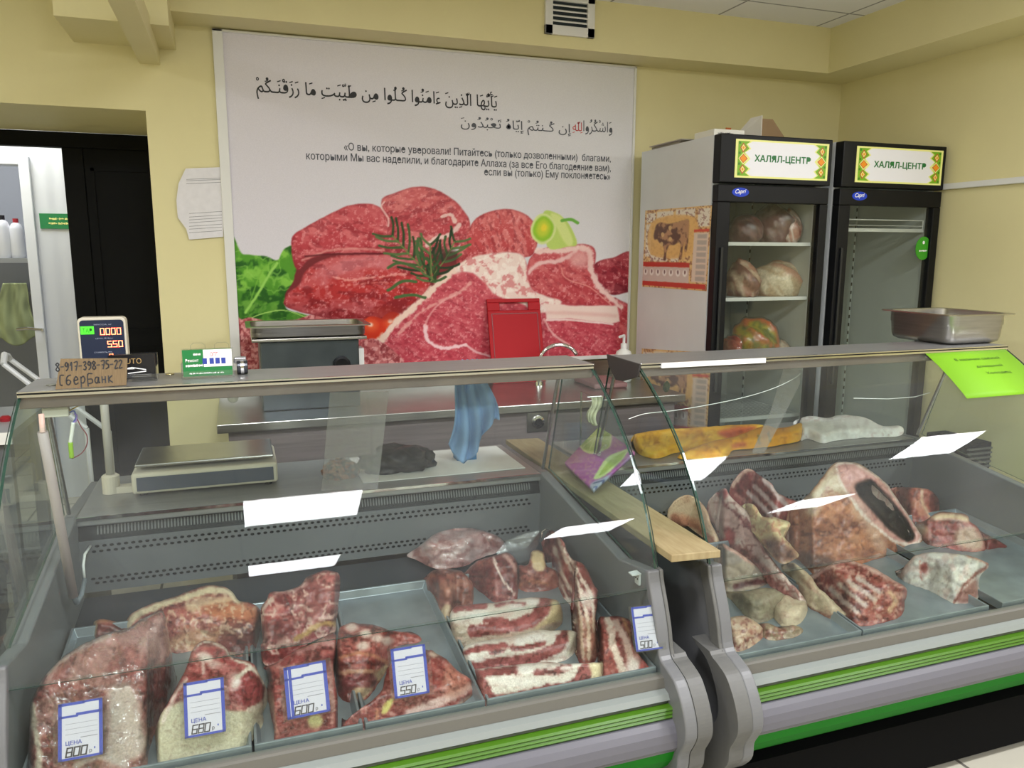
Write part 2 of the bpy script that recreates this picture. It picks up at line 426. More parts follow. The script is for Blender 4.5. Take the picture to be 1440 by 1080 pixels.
# boxed beam along the back wall and the right wall
ZS = 2.472
struct('trim_1', MB().box((-0.20,3.575,ZS),(XR,YW,ZC)).box((3.045,2.1,ZS),(XR,3.575,ZC)), WALLM)
# beams at the top left
p0 = PZ(72,20,2.37); p1 = PZ(168,30,2.37)
struct('trim_2', MB().box((-0.575,p1.y,2.37),(-0.19,YW,ZC)), WALLM)
q = PY(216,90,YW)
struct('trim_3', MB().box((-0.335,1.2,2.305),(-0.255,YW,2.40)), WALLM)
# tiled recess room behind the opening
DY = 4.58
BLK = M('black_door_paint', (10,12,13), rough=0.6, spec=0.15, noise=0.3, nscale=8)
dr = MB().box((-3.2,DY,ZL-0.075),(XO,DY+0.06,ZL)).box((-0.795,DY,0),(-0.70,DY+0.06,ZL-0.075))
struct('door_1', dr, BLK, bevel=0.004)
d1 = bpy.data.objects['door_1']
MB().box((-0.70,DY+0.005,0.0),(-0.33,DY+0.05,ZL-0.075)).build('door_leaf', BLK, d1, bevel=0.003)
m = MB()
for a in ((-0.672,1.10,-0.36,1.945),(-0.672,0.15,-0.36,1.02)):
    x0,z0,x1,z1 = a; w = 0.016
    m.box((x0,DY-0.004,z0),(x1,DY+0.006,z0+w)).box((x0,DY-0.004,z1-w),(x1,DY+0.006,z1)).box((x0,DY-0.004,z0),(x0+w,DY+0.006,z1)).box((x1-w,DY-0.004,z0),(x1,DY+0.006,z1))
m.build('panel_moulding', BLK, d1)
def claddmat():
    m = M('white_wall_cladding', (214,219,226), rough=0.35)
    nt = m.node_tree; b = nt.nodes['Principled BSDF']; L = nt.links
    tc = nt.nodes.new('ShaderNodeTexCoord'); w = nt.nodes.new('ShaderNodeTexWave'); w.inputs['Scale'].default_value = 3.2
    bp = nt.nodes.new('ShaderNodeBump'); bp.inputs['Strength'].default_value = 0.35; bp.inputs['Distance'].default_value = 0.01
    L.new(tc.outputs['Object'], w.inputs[0]); L.new(w.outputs[0], bp.inputs['Height']); L.new(bp.outputs[0], b.inputs['Normal']); return m
CY = 5.35
cl = claddmat()
a = PY(38,232,CY); 
struct('wall_cladding', MB().box((a.x,CY,0),(0.2,CY+0.08,ZC)).box((-3.2,CY,PY(20,222,CY).z),(a.x,CY+0.08,ZC)), cl)
struct('wall_store', MB().box((-0.2,DY,0),(-0.1,7.0,ZC)).box((-3.3,7.0,0),(0.2,7.1,ZC)), M('store_wall_grey', (150,154,160), rough=0.6))
WPVC = M('white_pvc', (226,231,238), rough=0.3)
fr = MB(); x1 = PY(41,232,CY-0.02).x; zt = PY(20,219,CY-0.02).z
fr.box((x1-0.055,CY-0.03,0),(x1,CY+0.1,zt)).box((-3.0,CY-0.03,zt-0.05),(x1-0.055,CY+0.1,zt))
struct('door_2', fr, WPVC, bevel=0.004)
# ceiling lights: square panels in the tile grid
EM = bpy.data.materials.new('lit_diffuser'); EM.use_nodes = True
nt = EM.node_tree; nt.nodes.clear(); o_ = nt.nodes.new('ShaderNodeOutputMaterial'); e_ = nt.nodes.new('ShaderNodeEmission')
e_.inputs[0].default_value = (0.97,0.97,1.0,1); e_.inputs[1].default_value = 22.0; nt.links.new(e_.outputs[0], o_.inputs[0])
EM2 = EM.copy(); EM2.node_tree.nodes['Emission'].inputs[1].default_value = 9.0
LROW = {0: 'nearer row', 1: 'row further back'}
LP = [(x, y) for x in (-2.1, -0.05, 2.02, 4.0) for y in (0.36, -1.48)]
lampcol = {-2.1: 'far left', -0.05: 'left of centre', 2.02: 'right of centre', 4.0: 'far right'}
for x, y in LP:
    t = thing('ceiling_light', 'square white ceiling light panel, %s, in the row %s' % (lampcol[x], 'above the counter' if y > 0 else 'over the shop floor'), 'light', (x+0.3, y+0.3, ZC))
    MB().box((x,y,ZC-0.012),(x+0.025,y+0.6,ZC-0.001)).box((x+0.575,y,ZC-0.012),(x+0.6,y+0.6,ZC-0.001)).box((x+0.025,y,ZC-0.012),(x+0.575,y+0.025,ZC-0.001)).box((x+0.025,y+0.575,ZC-0.012),(x+0.575,y+0.6,ZC-0.001)).build('frame', WHITEP, t)
    MB().quad((x+0.025,y+0.025,ZC-0.008),(x+0.025,y+0.575,ZC-0.008),(x+0.575,y+0.575,ZC-0.008),(x+0.575,y+0.025,ZC-0.008)).build('diffuser', EM, t)
t = thing('ceiling_light', 'square white ceiling light panel in the side store behind the black door', 'light', (-1.6, 5.9, ZC))
MB().box((-1.9,5.7,ZC-0.03),(-1.3,6.3,ZC-0.001)).build('frame', WHITEP, t)
MB().quad((-1.88,5.72,ZC-0.032),(-1.88,6.28,ZC-0.032),(-1.32,6.28,ZC-0.032),(-1.32,5.72,ZC-0.032)).build('diffuser', EM2, t)
t = thing('ceiling_light', 'unseen ceiling panel added to brighten the passage between the opening and the cladding', 'light', (-1.3, 4.96, ZC))  # extra unseen light that brightens the dark passage and door frame
MB().box((-1.6,4.68,ZC-0.03),(-1.0,5.28,ZC-0.001)).build('frame', WHITEP, t)  # frame of the added unseen passage light
MB().quad((-1.58,4.70,ZC-0.032),(-1.58,5.26,ZC-0.032),(-1.02,5.26,ZC-0.032),(-1.02,4.70,ZC-0.032)).build('diffuser', EM2, t)
# air vent on the beam
va = PY(765.6,-2,3.575); vb = PY(834,55,3.575)
vx0, vx1, vz0 = va.x, vb.x, vb.z; vz1 = vz0+0.185
t = thing('air_vent', 'white rectangular air vent grille on the yellow beam above the poster', 'vent', ((vx0+vx1)/2, 3.575, vz0))
m = MB(); w = 0.037
y0, y1 = 3.557, 3.5745
m.box((vx0,y0,vz0),(vx1,y1,vz0+w+0.005)).box((vx0,y0,vz1-w),(vx1,y1,vz1)).box((vx0,y0,vz0),(vx0+w,y1,vz1)).box((vx1-w,y0,vz0),(vx1,y1,vz1))
m.build('frame', WHITEP, t, bevel=0.002)
MB().box((vx0+w,y1-0.003,vz0+w),(vx1-w,y1,vz1-w)).build('duct_opening', M('dark_duct', (38,48,54), rough=0.8), t)
m = MB()
for i in range(4):
    z = vz0+w+0.022+i*(0.185-2*w-0.02)/4.0
    m.box((vx0+w,y0+0.002,z),(vx1-w,y1-0.003,z+0.006), Matrix.Rotation(0.5,3,'X'))
m.build('slat', WHITEP, t)
# cable trunking on the right wall
tz = 1.848
tag(MB().box((XR-0.02,2.3,tz-0.014),(XR,3.2,tz+0.014)).build('cable_trunking', WHITEP, bevel=0.003), 'thin white cable trunking running along the yellow right wall', 'trunking')
# camera
cd = bpy.data.cameras.new('camera'); cam = bpy.data.objects.new('camera', cd); C.objects.link(cam)
cd.sensor_fit = 'HORIZONTAL'; cd.sensor_width = 36.0; cd.lens = CF/1440*36.0; cd.clip_start = 0.02; cd.clip_end = 60
cam.matrix_world = Matrix(((_R[0],_U[0],-_F[0],CAM[0]),(_R[1],_U[1],-_F[1],CAM[1]),(_R[2],_U[2],-_F[2],CAM[2]),(0,0,0,1)))
sc = bpy.context.scene; sc.camera = cam
wd = bpy.data.worlds.new('world'); sc.world = wd; wd.use_nodes = True
wd.node_tree.nodes['Background'].inputs[0].default_value = (0.9,0.92,1.0,1); wd.node_tree.nodes['Background'].inputs[1].default_value = 0.3
sc.view_settings.view_transform = 'Standard'; sc.view_settings.look = 'None'; sc.view_settings.gamma = 1.0; sc.view_settings.use_curve_mapping = False
sc.view_settings.exposure = 1.20
# ================================================================ DISPLAY CASES
# cross-section constants (y, z) for the case whose glass top meets the shelf at y = 2.085
GP = [(2.088,1.185),(2.03,1.150),(1.969,1.108),(1.918,1.068),(1.872,1.026),(1.830,0.984),(1.793,0.938),(1.762,0.895),(1.735,0.850),(1.712,0.805),(1.693,0.760),(1.678,0.715),(1.668,0.668)]
# end cap front outline from the glass foot downwards (y, z)
CAPF = [(1.668,0.72),(1.66,0.69),(1.635,0.633),(1.616,0.583),(1.597,0.520),(1.560,0.505),(1.525,0.492),(1.500,0.468),(1.480,0.438),(1.466,0.405),(1.464,0.370),(1.478,0.338),(1.492,0.310),(1.500,0.26),(1.56,0.20),(1.66,0.17),(1.80,0.16)]
TRZ0, TRY0, TRS = 0.470, 1.600, 0.086          # tray plane: height at front, front y, slope
def tray_z(y, dy=0.0): return TRZ0 + TRS*(y-dy-TRY0)
FLANGE = M('shelf_flange_steel', (140,124,114), rough=0.4, metal=0.6, noise=0.3, nscale=5)
CAPS = crom(CAPF, False, 4)
def display_case(x0, x1, dy, label, nm, dz=0.0):
    t = thing('display_case', label, 'display case', ((x0+x1)/2, 2.1+dy, 0))
    gp = [(y+dy, z) for y, z in GP]
    # curved front glass, 6 mm thick
    n = len(gp); th = 0.006
    vs = []; 
    nr = []
    for i in range(n):
        a = Vector(gp[max(i-1,0)]); b = Vector(gp[min(i+1,n-1)]); d = (b-a).normalized(); nr.append(Vector((-d.y, d.x)))
    inner = [Vector(gp[i]) - nr[i]*th for i in range(n)]
    if (inner[n-1].x < gp[n-1][0]): inner = [Vector(gp[i]) + nr[i]*th for i in range(n)]
    xa, xb = x0+0.0, x1-0.0
    K = 1
    m = MB()
    for x in (xa, xb):
        vs += [(x, y, z) for y, z in gp] + [(x, v.x, v.y) for v in inner]
    fs = [(i, i+1, 2*n+i+1, 2*n+i) for i in range(n-1)] + [(n+i, n+i+1, 3*n+i+1, 3*n+i) for i in range(n-1)]
    m.add(vs, fs); m.mat(1)
    m.add(vs, [(i, i+1, n+i+1, n+i) for i in range(n-1)] + [(2*n+i, 2*n+i+1, 3*n+i+1, 3*n+i) for i in range(n-1)] + [(n-1, 2*n-1, 4*n-1, 3*n-1)])
    m.build('front_glass', [GLASS, GEDGE], t, smooth=True)
    # small fixed glass strip below, inside
    gx0, gx1 = x0+0.03, x1-0.035
    ya, za, yb, zb = 1.672+dy, 0.672, 1.584+dy, 0.478
    m = MB()
    m.prism([(gx0,ya,za),(gx0,yb,zb),(gx0,yb+0.005,zb),(gx0,ya+0.005,za)], (gx1-gx0,0,0))
    m.build('lower_glass', GLASS2, t)
    # side panes
    for k, x in enumerate((x0+0.004, x1-0.010)):
        poly = [(x, y+0.004, z) for y, z in gp] + [(x,1.672+dy,0.665),(x,1.83+dy,0.700),(x,2.42+dy,0.790),(x,2.30+dy,1.165)]
        m = MB().prism(poly, (0.006,0,0)); o = m.build('side_glass', [GLASS2, GEDGE], t)
        for p in o.data.polygons:
            if abs(p.normal.x) < 0.5: p.material_index = 1
    # top shelf
    m = MB().box((x0+0.002,2.085+dy,1.190),(x1-0.002,2.292+dy,1.200))
    m.build('top_shelf', STEELX, t, bevel=0.002)
    MB().box((x0+0.004,2.093+dy,1.157),(x1-0.004,2.10+dy,1.190)).build('shelf_flange', FLANGE, t, bevel=0.002)
    m = MB().box((x0+0.004,2.083+dy,1.1855),(x1-0.004,2.089+dy,1.2005))
    m.build('shelf_lip', CHROME, t, bevel=0.001)
    MB().box((x0+0.004,2.0835+dy,1.1925),(x1-0.004,2.0825+dy,1.1965)).build('black_gasket', BLACKP, t)
    MB().tube([(x0+0.02,2.270+dy,1.19),(x0+0.02,2.42+dy,0.79)],0.006).build('shelf_post', STEEL, t)
    MB().tube([(x1-0.03,2.270+dy,1.19),(x1-0.03,2.42+dy,0.79)],0.006).build('shelf_post', STEEL, t)
    # end caps (moulded plastic side panels)
    for sgn, xe in ((-1, x0+0.002), (1, x1-0.002)):
        w = 0.042
        prof = [(y+dy, z) for y, z in CAPS]
        body = prof + [(2.88+dy,0.16),(2.88+dy,0.755),(2.43+dy,0.775),(1.83+dy,0.690)]
        sub = [(xe, y, z) for y, z in body]
        m = MB().prism(sub, (sgn*(-0.034),0,0))          # inner thick wall
        m.build('side_panel', GREYL, t, bevel=0.006, seg=3)
        up_ = [q_ for q_ in prof if q_[1] > 0.512]; lo_ = [q_ for q_ in prof if q_[1] <= 0.530]
        for nm_, fl, ww in (('side_edge', up_, 0.011), ('end_cap', lo_, w)):
            rim = fl + [(y+(0.085 if ww > 0.02 else 0.045), z) for y, z in reversed(fl)]
            m = MB().prism([(xe, y, z) for y, z in rim], (sgn*ww,0,0))
            m.build(nm_, GREYP, t, bevel=0.004 if ww < 0.02 else 0.008, seg=3)
    ix0, ix1 = x0+0.034, x1-0.034
    # front bands (profile extruded across)
    def band(name, prof, mat, **k):
        m = MB().prism([(ix0, y+dy, z) for y, z in prof], (ix1-ix0,0,0)); return m.build(name, mat, t, **k)
    band('front_rail', [(1.595,0.480),(1.578,0.479),(1.572,0.476),(1.566,0.452),(1.60,0.44)], BEIGE)
    band('light_rail', [(1.566,0.4515),(1.548,0.447),(1.540,0.434),(1.56,0.425),(1.60,0.435)], M('pale_grey_rail', (122,128,125), rough=0.35))
    band('shadow_gap', [(1.556,0.434),(1.552,0.424),(1.57,0.420),(1.60,0.43)], GREYP)
    band('chrome_bead', [(1.548,0.4275),(1.544,0.4245),(1.550,0.4220),(1.56,0.424)], CHROME)
    # ridged green bumper
    rp = []; zt, zb2 = 0.4225, 0.3925
    for i in range(13):
        z = zt + (zb2-zt)*i/12; rp.append((1.528 - 0.0035*(1-math.cos(2*PI*i/4))/2*1.0, z))
    rp += [(1.57,zb2),(1.57,zt)]
    band('green_bumper', rp, GREEN_G)
    lp = [(1.522,0.3915),(1.512,0.382),(1.503,0.368),(1.499,0.350),(1.499,0.330),(1.503,0.325),(1.508,0.316),(1.56,0.316),(1.57,0.39)]
    band('lilac_front_panel', lp, LILAC, smooth=False)
    gp2 = [(1.510,0.314),(1.520,0.285),(1.540,0.255),(1.57,0.225),(1.61,0.200),(1.70,0.195),(1.70,0.314)]
    band('green_lower_panel', gp2, GREEN_D)
    m = MB().box((x0+0.03,1.565+dy,0.03),(x1-0.03,2.85+dy,0.194))
    m.build('base_cabinet', BLACKM, t)
    for a in (x0+0.1, x1-0.1):
        for b in (1.9, 2.75): MB().lathe([(0.02,-dz),(0.02,0.03)], (a,b+dy,0), 12).build('foot', BLACKP, t)
    # tub: floor plate, sloped rear panel with slots, rear worktop
    m = MB().box((ix0,1.60+dy,0.20),(ix1,2.45+dy,0.30)).prism([(ix0,1.585+dy,0.455),(ix0,2.44+dy,0.470+0.086*0.84-0.02),(ix0,2.44+dy,0.30),(ix0,1.585+dy,0.30)], (ix1-ix0,0,0))
    m.build('tub_floor', DARKP, t)
    m = MB().prism([(ix0,2.435+dy,0.54),(ix0,2.425+dy,0.700),(ix0,2.44+dy,0.702),(ix0,2.45+dy,0.54)], (ix1-ix0,0,0))
    m.mat(1)
    random.seed(3)
    ns = int((ix1-ix0-0.06)/0.019)
    for rowz, off in ((0.683,0.0),(0.667,0.0095),(0.582,0.0),(0.568,0.0095)):
        for i in range(ns):
            cx = ix0+0.03+off+i*0.019; yy = 2.4355+dy-0.01*(rowz-0.54)/0.16-0.0012
            pts = [(cx+0.0062*math.cos(q)*(1), yy, rowz+0.0042*math.sin(q)) for q in [k*PI/4 for k in range(8)]]
            m.add(pts, [tuple(range(8))])
    m.build('rear_air_panel', [GREYL, BLACKM], t)
    m = MB().prism([(ix0,2.428+dy,0.700),(ix0,2.446+dy,0.745),(ix0,2.46+dy,0.745),(ix0,2.46+dy,0.700)], (ix1-ix0,0,0)); m.mat(1)
    for i in range(int((ix1-ix0-0.08)/0.009)):
        cx = ix0+0.05+i*0.009
        m.quad((cx,2.4335+dy,0.715),(cx+0.004,2.4335+dy,0.715),(cx+0.004,2.4425+dy,0.738),(cx,2.4425+dy,0.738))
    m.build('air_slot', [BLACKP, GREYP], t)
    m = MB().box((x0+0.034,2.425+dy,0.745),(x1-0.034,2.86+dy,0.772))
    m.build('worktop', STEELX, t, bevel=0.004)
    MB().box((x0+0.034,2.421+dy,0.764),(x1-0.034,2.4245+dy,0.773)).build('worktop_trim', CHROME, t)
    t.location.z += dz
    return t
case1 = display_case(-0.505, 0.995, 0.0, 'left refrigerated meat display case with curved glass and price cards', 'l')
case2 = display_case(1.14, 2.66, -0.01, 'right refrigerated display case with curved glass, holding rib racks and a carcass', 'r', -0.005)
# dark end plates of the right case under its shelf
poly = [PX(855,498,1.136), PX(902,512,1.136), PX(898,530,1.136), PX(878,536,1.136), PX(868,534,1.136), PX(858,515,1.136)]
m = MB().prism(poly, (-0.006,0,0)); m.build('shelf_end_plate', M('dark_end_plate', (62,58,58), rough=0.5), case2, bevel=0.001)
# steel trays
def tray(x0, x1, dy, y0, y1, label, h=0.022, dz=0.0, grp='steel trays lying side by side in the cases'):
    t = thing('steel_tray', label, 'tray', ((x0+x1)/2, (y0+y1)/2+dy, tray_z((y0+y1)/2)), grp)
    z = lambda y: TRZ0 + TRS*(y-TRY0)
    g = 0.0015
    A = [(x0+g,y0),(x1-g,y0),(x1-g,y1),(x0+g,y1)]
    def P(x, y, d): return (x, y+dy, z(y)+d+dz)
    w = 0.006
    m = MB()
    outer = [P(x,y,h) for x,y in A]
    B = [(x0+g+w,y0+w),(x1-g-w,y0+w),(x1-g-w,y1-w),(x0+g+w,y1-w)]
    inner = [P(x,y,h) for x,y in B]; D = [(x0+g+w+0.008,y0+w+0.008),(x1-g-w-0.008,y0+w+0.008),(x1-g-w-0.008,y1-w-0.008),(x0+g+w+0.008,y1-w-0.008)]
    bot = [P(x,y,0.0) for x,y in D]; ob = [P(x,y,-0.004) for x,y in A]
    vs = outer+inner+bot+ob
    fs = []
    for i in range(4):
        j = (i+1) % 4
        fs += [(i,j,4+j,4+i),(4+i,4+j,8+j,8+i),(i,j,12+j,12+i)]
    fs += [(8,9,10,11),(12,13,14,15)]
    m.add(vs, fs); m.build('pan', TRAYM, t, bevel=0.0015)
    return t
trx = [-0.465, 0.02, 0.50, 0.955]
tray(-0.462,-0.02,0,1.60,2.20,'steel tray at the left end, under the plastic-wrapped meat')
tray(-0.018,0.215,0,1.60,2.20,'narrow steel tray under the 600 rouble steaks')
tray(0.217,0.50,0,1.60,2.20,'steel tray with its bare rear half showing, under the 550 rouble pieces')
tray(0.502,0.955,0,1.60,2.20,'steel tray under the striped breast slabs in the left case')
tray(1.18,1.60,-0.01,1.60,2.20,'steel tray under the spine pieces in the right case', dz=-0.005)
tray(1.602,2.08,-0.01,1.60,2.20,'steel tray with bare front, under the rib rack and shoulder', dz=-0.005)
tray(2.13,2.622,-0.01,1.60,2.20,'empty steel tray at the right end of the right case', dz=-0.005)

# small glass clip on the right inner wall of the left case, hook on the fridge side
a = PX(898, 806, 0.955)
cp = MB().box((0.951,a.y-0.010,a.z-0.030),(0.957,a.y+0.012,a.z)).prism([(0.930,a.y-0.012,a.z),(0.957,a.y-0.012,a.z),(0.957,a.y+0.014,a.z),(0.930,a.y+0.010,a.z)], (0,0,0.003)).build('glass_clip', M('clip_pale',(190,192,190),rough=0.35), case1)
for k in (-0.004, 0.006): MB().lathe([(0.0022,0.0),(0.0022,-0.0015)], (0.9508,a.y+k,a.z-0.014), 10, 'X').build('screw', BLACKP, cp)
# ================================================================ FRIDGES
FWHITE = M('fridge_white_lacquer', (218,222,224), rough=0.35, noise=0.06, nscale=6)
FIN = M('fridge_liner', (196,200,196), rough=0.4)
SIGNW = M('sign_white_film', (236,236,242), rough=0.35)
SG1 = M('sign_green', (120,176,20), rough=0.4); SG2 = M('sign_dark_green', (66,128,20), rough=0.4); SY = M('sign_cream', (240,240,150), rough=0.4); SO = M('sign_orange', (240,150,20), rough=0.4); SR = M('sign_red', (190,70,20), rough=0.4)
TXG = M('sign_letter_green', (22,112,48), rough=0.4)
BLUE = M('badge_blue', (24,60,190), rough=0.25); WHT = M('print_white', (245,245,245), rough=0.4)
DG = glassmat('door_glass', (0.90,0.92,0.90), 0.03, haze=0.03, hazecol=(140,140,135))
def fridge(x0, x1, label, shelves, frontz, ornament_seed=0):
    yf, yb = 3.0, 3.70; zt = 2.035
    t = thing('display_fridge', label, 'fridge', ((x0+x1)/2, (yf+yb)/2, 0))
    w = 0.035
    m = MB().box((x0,yf+0.05,0.10),(x0+w,yb,zt)).box((x1-w,yf+0.05,0.10),(x1,yb,zt)).box((x0+w,yb-w,0.10),(x1-w,yb,zt)).box((x0+w,yf+0.05,zt-0.10),(x1-w,yb-w,zt)).box((x0+w,yf+0.05,0.10),(x1-w,yb-w,0.30))
    m.build('body', FWHITE, t)
    m = MB(); e = 0.002
    m.quad((x0+w+e,yf+0.06,0.3),(x0+w+e,yb-w,0.3),(x0+w+e,yb-w,zt-0.1),(x0+w+e,yf+0.06,zt-0.1)).quad((x1-w-e,yf+0.06,0.3),(x1-w-e,yb-w,0.3),(x1-w-e,yb-w,zt-0.1),(x1-w-e,yf+0.06,zt-0.1))
    m.quad((x0+w,yb-w-e,0.3),(x1-w,yb-w-e,0.3),(x1-w,yb-w-e,zt-0.1),(x0+w,yb-w-e,zt-0.1)).quad((x0+w,yf+0.06,0.3+e),(x1-w,yf+0.06,0.3+e),(x1-w,yb-w,0.3+e),(x0+w,yb-w,0.3+e))
    m.build('liner', FIN, t)
    for xx in (x0+w+0.012, x1-w-0.012):
        m = MB().box((xx-0.006,yb-0.20,0.35),(xx+0.006,yb-0.18,zt-0.15))
        m.mat(1)
        sx = 0.0065 if xx < (x0+x1)/2 else -0.0065
        for i in range(34):
            z = 0.40+i*0.045; m.box((xx+min(sx,0)*1.05,yb-0.202,z),(xx+max(sx,0)*1.05,yb-0.199,z+0.018))
        m.build('shelf_rack', [ALU, BLACKM], t)
    MB().box((x0+0.02,yf+0.04,0.0),(x1-0.02,yb-0.02,0.10)).build('plinth', BLACKP, t)
    # header with advertising panel
    zh = 1.83
    MB().box((x0,yf-0.005,zh),(x1,yf+0.05,zt)).build('header', BLACKP, t, bevel=0.004)
    sx0, sx1 = x0+0.075, x1-0.022; sz0, sz1 = zh+0.022, zt-0.020; yy = yf-0.0065
    sg = MB().box((sx0,yy-0.0006,sz0),(sx1,yf-0.005,sz1)).build('sign_panel', SY, t)
    W = sx1-sx0; H = sz1-sz0
    def q(pts, mat, name, lift): 
        return MB().add([(sx0+u*W, yy-lift, sz0+v*H) for u, v in pts], [tuple(range(len(pts)))]).build(name, mat, sg)
    q([(0.17,0.05),(0.12,0.13),(0.16,0.24),(0.10,0.34),(0.155,0.5),(0.10,0.66),(0.16,0.76),(0.12,0.87),(0.17,0.95),(0.83,0.95),(0.88,0.87),(0.84,0.76),(0.90,0.66),(0.845,0.5),(0.90,0.34),(0.84,0.24),(0.88,0.13),(0.83,0.05)], SIGNW, 'sign_field', 0.0012)
    for s in (0, 1):
        f = (lambda u: u) if s == 0 else (lambda u: 1-u)
        m = MB()
        def pl(pts, mi, l): m.mat(mi); m.add([(sx0+f(u)*W, yy-l, sz0+v*H) for u, v in pts], [tuple(range(len(pts)))])
        pl([(0.025,0.05),(0.15,0.05),(0.105,0.13),(0.14,0.24),(0.09,0.34),(0.13,0.5),(0.09,0.66),(0.14,0.76),(0.105,0.87),(0.15,0.95),(0.025,0.95)], 0, 0.0016)
        for v0 in (0.22, 0.78):
            pl([(0.045,v0),(0.075,v0-0.13),(0.11,v0),(0.075,v0+0.13)], 3, 0.0020); pl([(0.055,v0),(0.075,v0-0.09),(0.10,v0),(0.075,v0+0.09)], 1, 0.0024); pl([(0.064,v0),(0.075,v0-0.05),(0.09,v0),(0.075,v0+0.05)], 2, 0.0028)
        pl([(0.03,0.5),(0.08,0.34),(0.135,0.5),(0.08,0.66)], 1, 0.0020); pl([(0.04,0.5),(0.08,0.38),(0.125,0.5),(0.08,0.62)], 3, 0.0024); pl([(0.048,0.5),(0.08,0.40),(0.115,0.5),(0.08,0.60)], 2, 0.0028)
        for v0 in (0.10, 0.36, 0.64, 0.90): pl([(0.03,v0-0.03),(0.05,v0-0.03),(0.05,v0+0.03),(0.03,v0+0.03)], 4, 0.002)
        m.build('ornament', [SG1, SY, SO, SR, SG2], sg)
    lettering('lettering', 'ХАЛЯЛ-ЦЕНТР', TXG, sg, (sx0+0.20*W, yy-0.001, sz0+0.40*H), (1,0,0), (0,0,1), width=0.60*W, height=0.21*H, bold=0.032)
    # glazed door
    zd0, zd1 = 0.12, 1.822; fw = 0.068; dx = 0.002
    d = MB().box((x0,yf,zd1-0.075),(x1,yf+0.045,zd1)).box((x0,yf,zd0),(x1,yf+0.045,zd0+0.09)).box((x0,yf,zd0+0.09),(x0+fw,yf+0.045,zd1-0.075)).box((x1-0.045,yf,zd0+0.09),(x1,yf+0.045,zd1-0.075)).build('door', BLACKP, t, bevel=0.004)
    MB().box((x0+fw,yf+0.015,zd0+0.09),(x1-0.045,yf+0.021,zd1-0.075)).build('door_glass', DG, d)
    MB().box((x0+0.022,yf-0.012,0.9),(x0+0.034,yf,1.55)).build('door_handle', M('dark_handle', (30,32,34), rough=0.3), d, bevel=0.003)
    m = MB(); cx, cz = x0+0.115, zd1-0.032; pts = [(cx+0.044*math.cos(a), yf-0.0015, cz+0.020*math.sin(a)) for a in [k*PI/12 for k in range(24)]]
    b = m.prism(pts, (0,0.0015,0)).build('badge', BLUE, d)
    lettering('badge_lettering', 'Capri', WHT, b, (cx-0.028, yf-0.0016, cz-0.012), (1,0,0.05), (0,0,1), width=0.056, height=0.024, shear=0.3, bold=0.015)
    for z in shelves:
        s = MB().box((x0+w+0.005,3.052,z-0.012),(x1-w-0.005,3.066,z+0.004)).build('shelf', WHITEP, t)
        m = MB()
        for i in range(24):
            xx = x0+w+0.012+i*(x1-x0-2*w-0.024)/23; m.tube([(xx,3.06,z),(xx,3.62,z)],0.0022,6)
        m.tube([(x0+w+0.01,3.62,z),(x1-w-0.01,3.62,z)],0.003,6)
        m.build('shelf_wires', WHITEP, s)
    return t
f1 = fridge(2.008, 2.605, 'left display fridge with meat on its shelves and a beef chart on its side', [0.75, 1.02, 1.318, 1.570], 3.0)
f2 = fridge(2.668, 3.288, 'right display fridge, almost empty, with a green oval sticker on its glass', [1.640], 3.0)
m = MB()
m.tube([(2.72,3.058,1.685),(3.25,3.058,1.685)],0.003,6).tube([(3.245,3.058,1.645),(3.245,3.058,1.685)],0.003,6).tube([(2.725,3.058,1.645),(2.725,3.058,1.685)],0.003,6).tube([(2.72,3.058,1.658),(3.25,3.058,1.658)],0.0015,6)
m.build('shelf_rail', WHITEP, f2)
# oval sticker
pts = [(3.213+0.048*math.cos(a), 3.0125, 1.550+0.057*math.sin(a)) for a in [k*PI/12 for k in range(24)]]
s = MB().prism(pts, (0,0.0015,0)).build('oval_sticker', M('sticker_green', (56,150,30), rough=0.4), f2)
print_marks('sticker_lettering', WHT, s, (3.188,3.0122,1.533), (1,0,0), (0,0,1), 0.05, 0.010, 7)
MB().prism([(3.213+0.007*math.cos(k*PI/6),3.0121,1.578+0.008*math.sin(k*PI/6)) for k in range(12)], (0,0.0003,0)).build('sticker_mark', WHT, s)
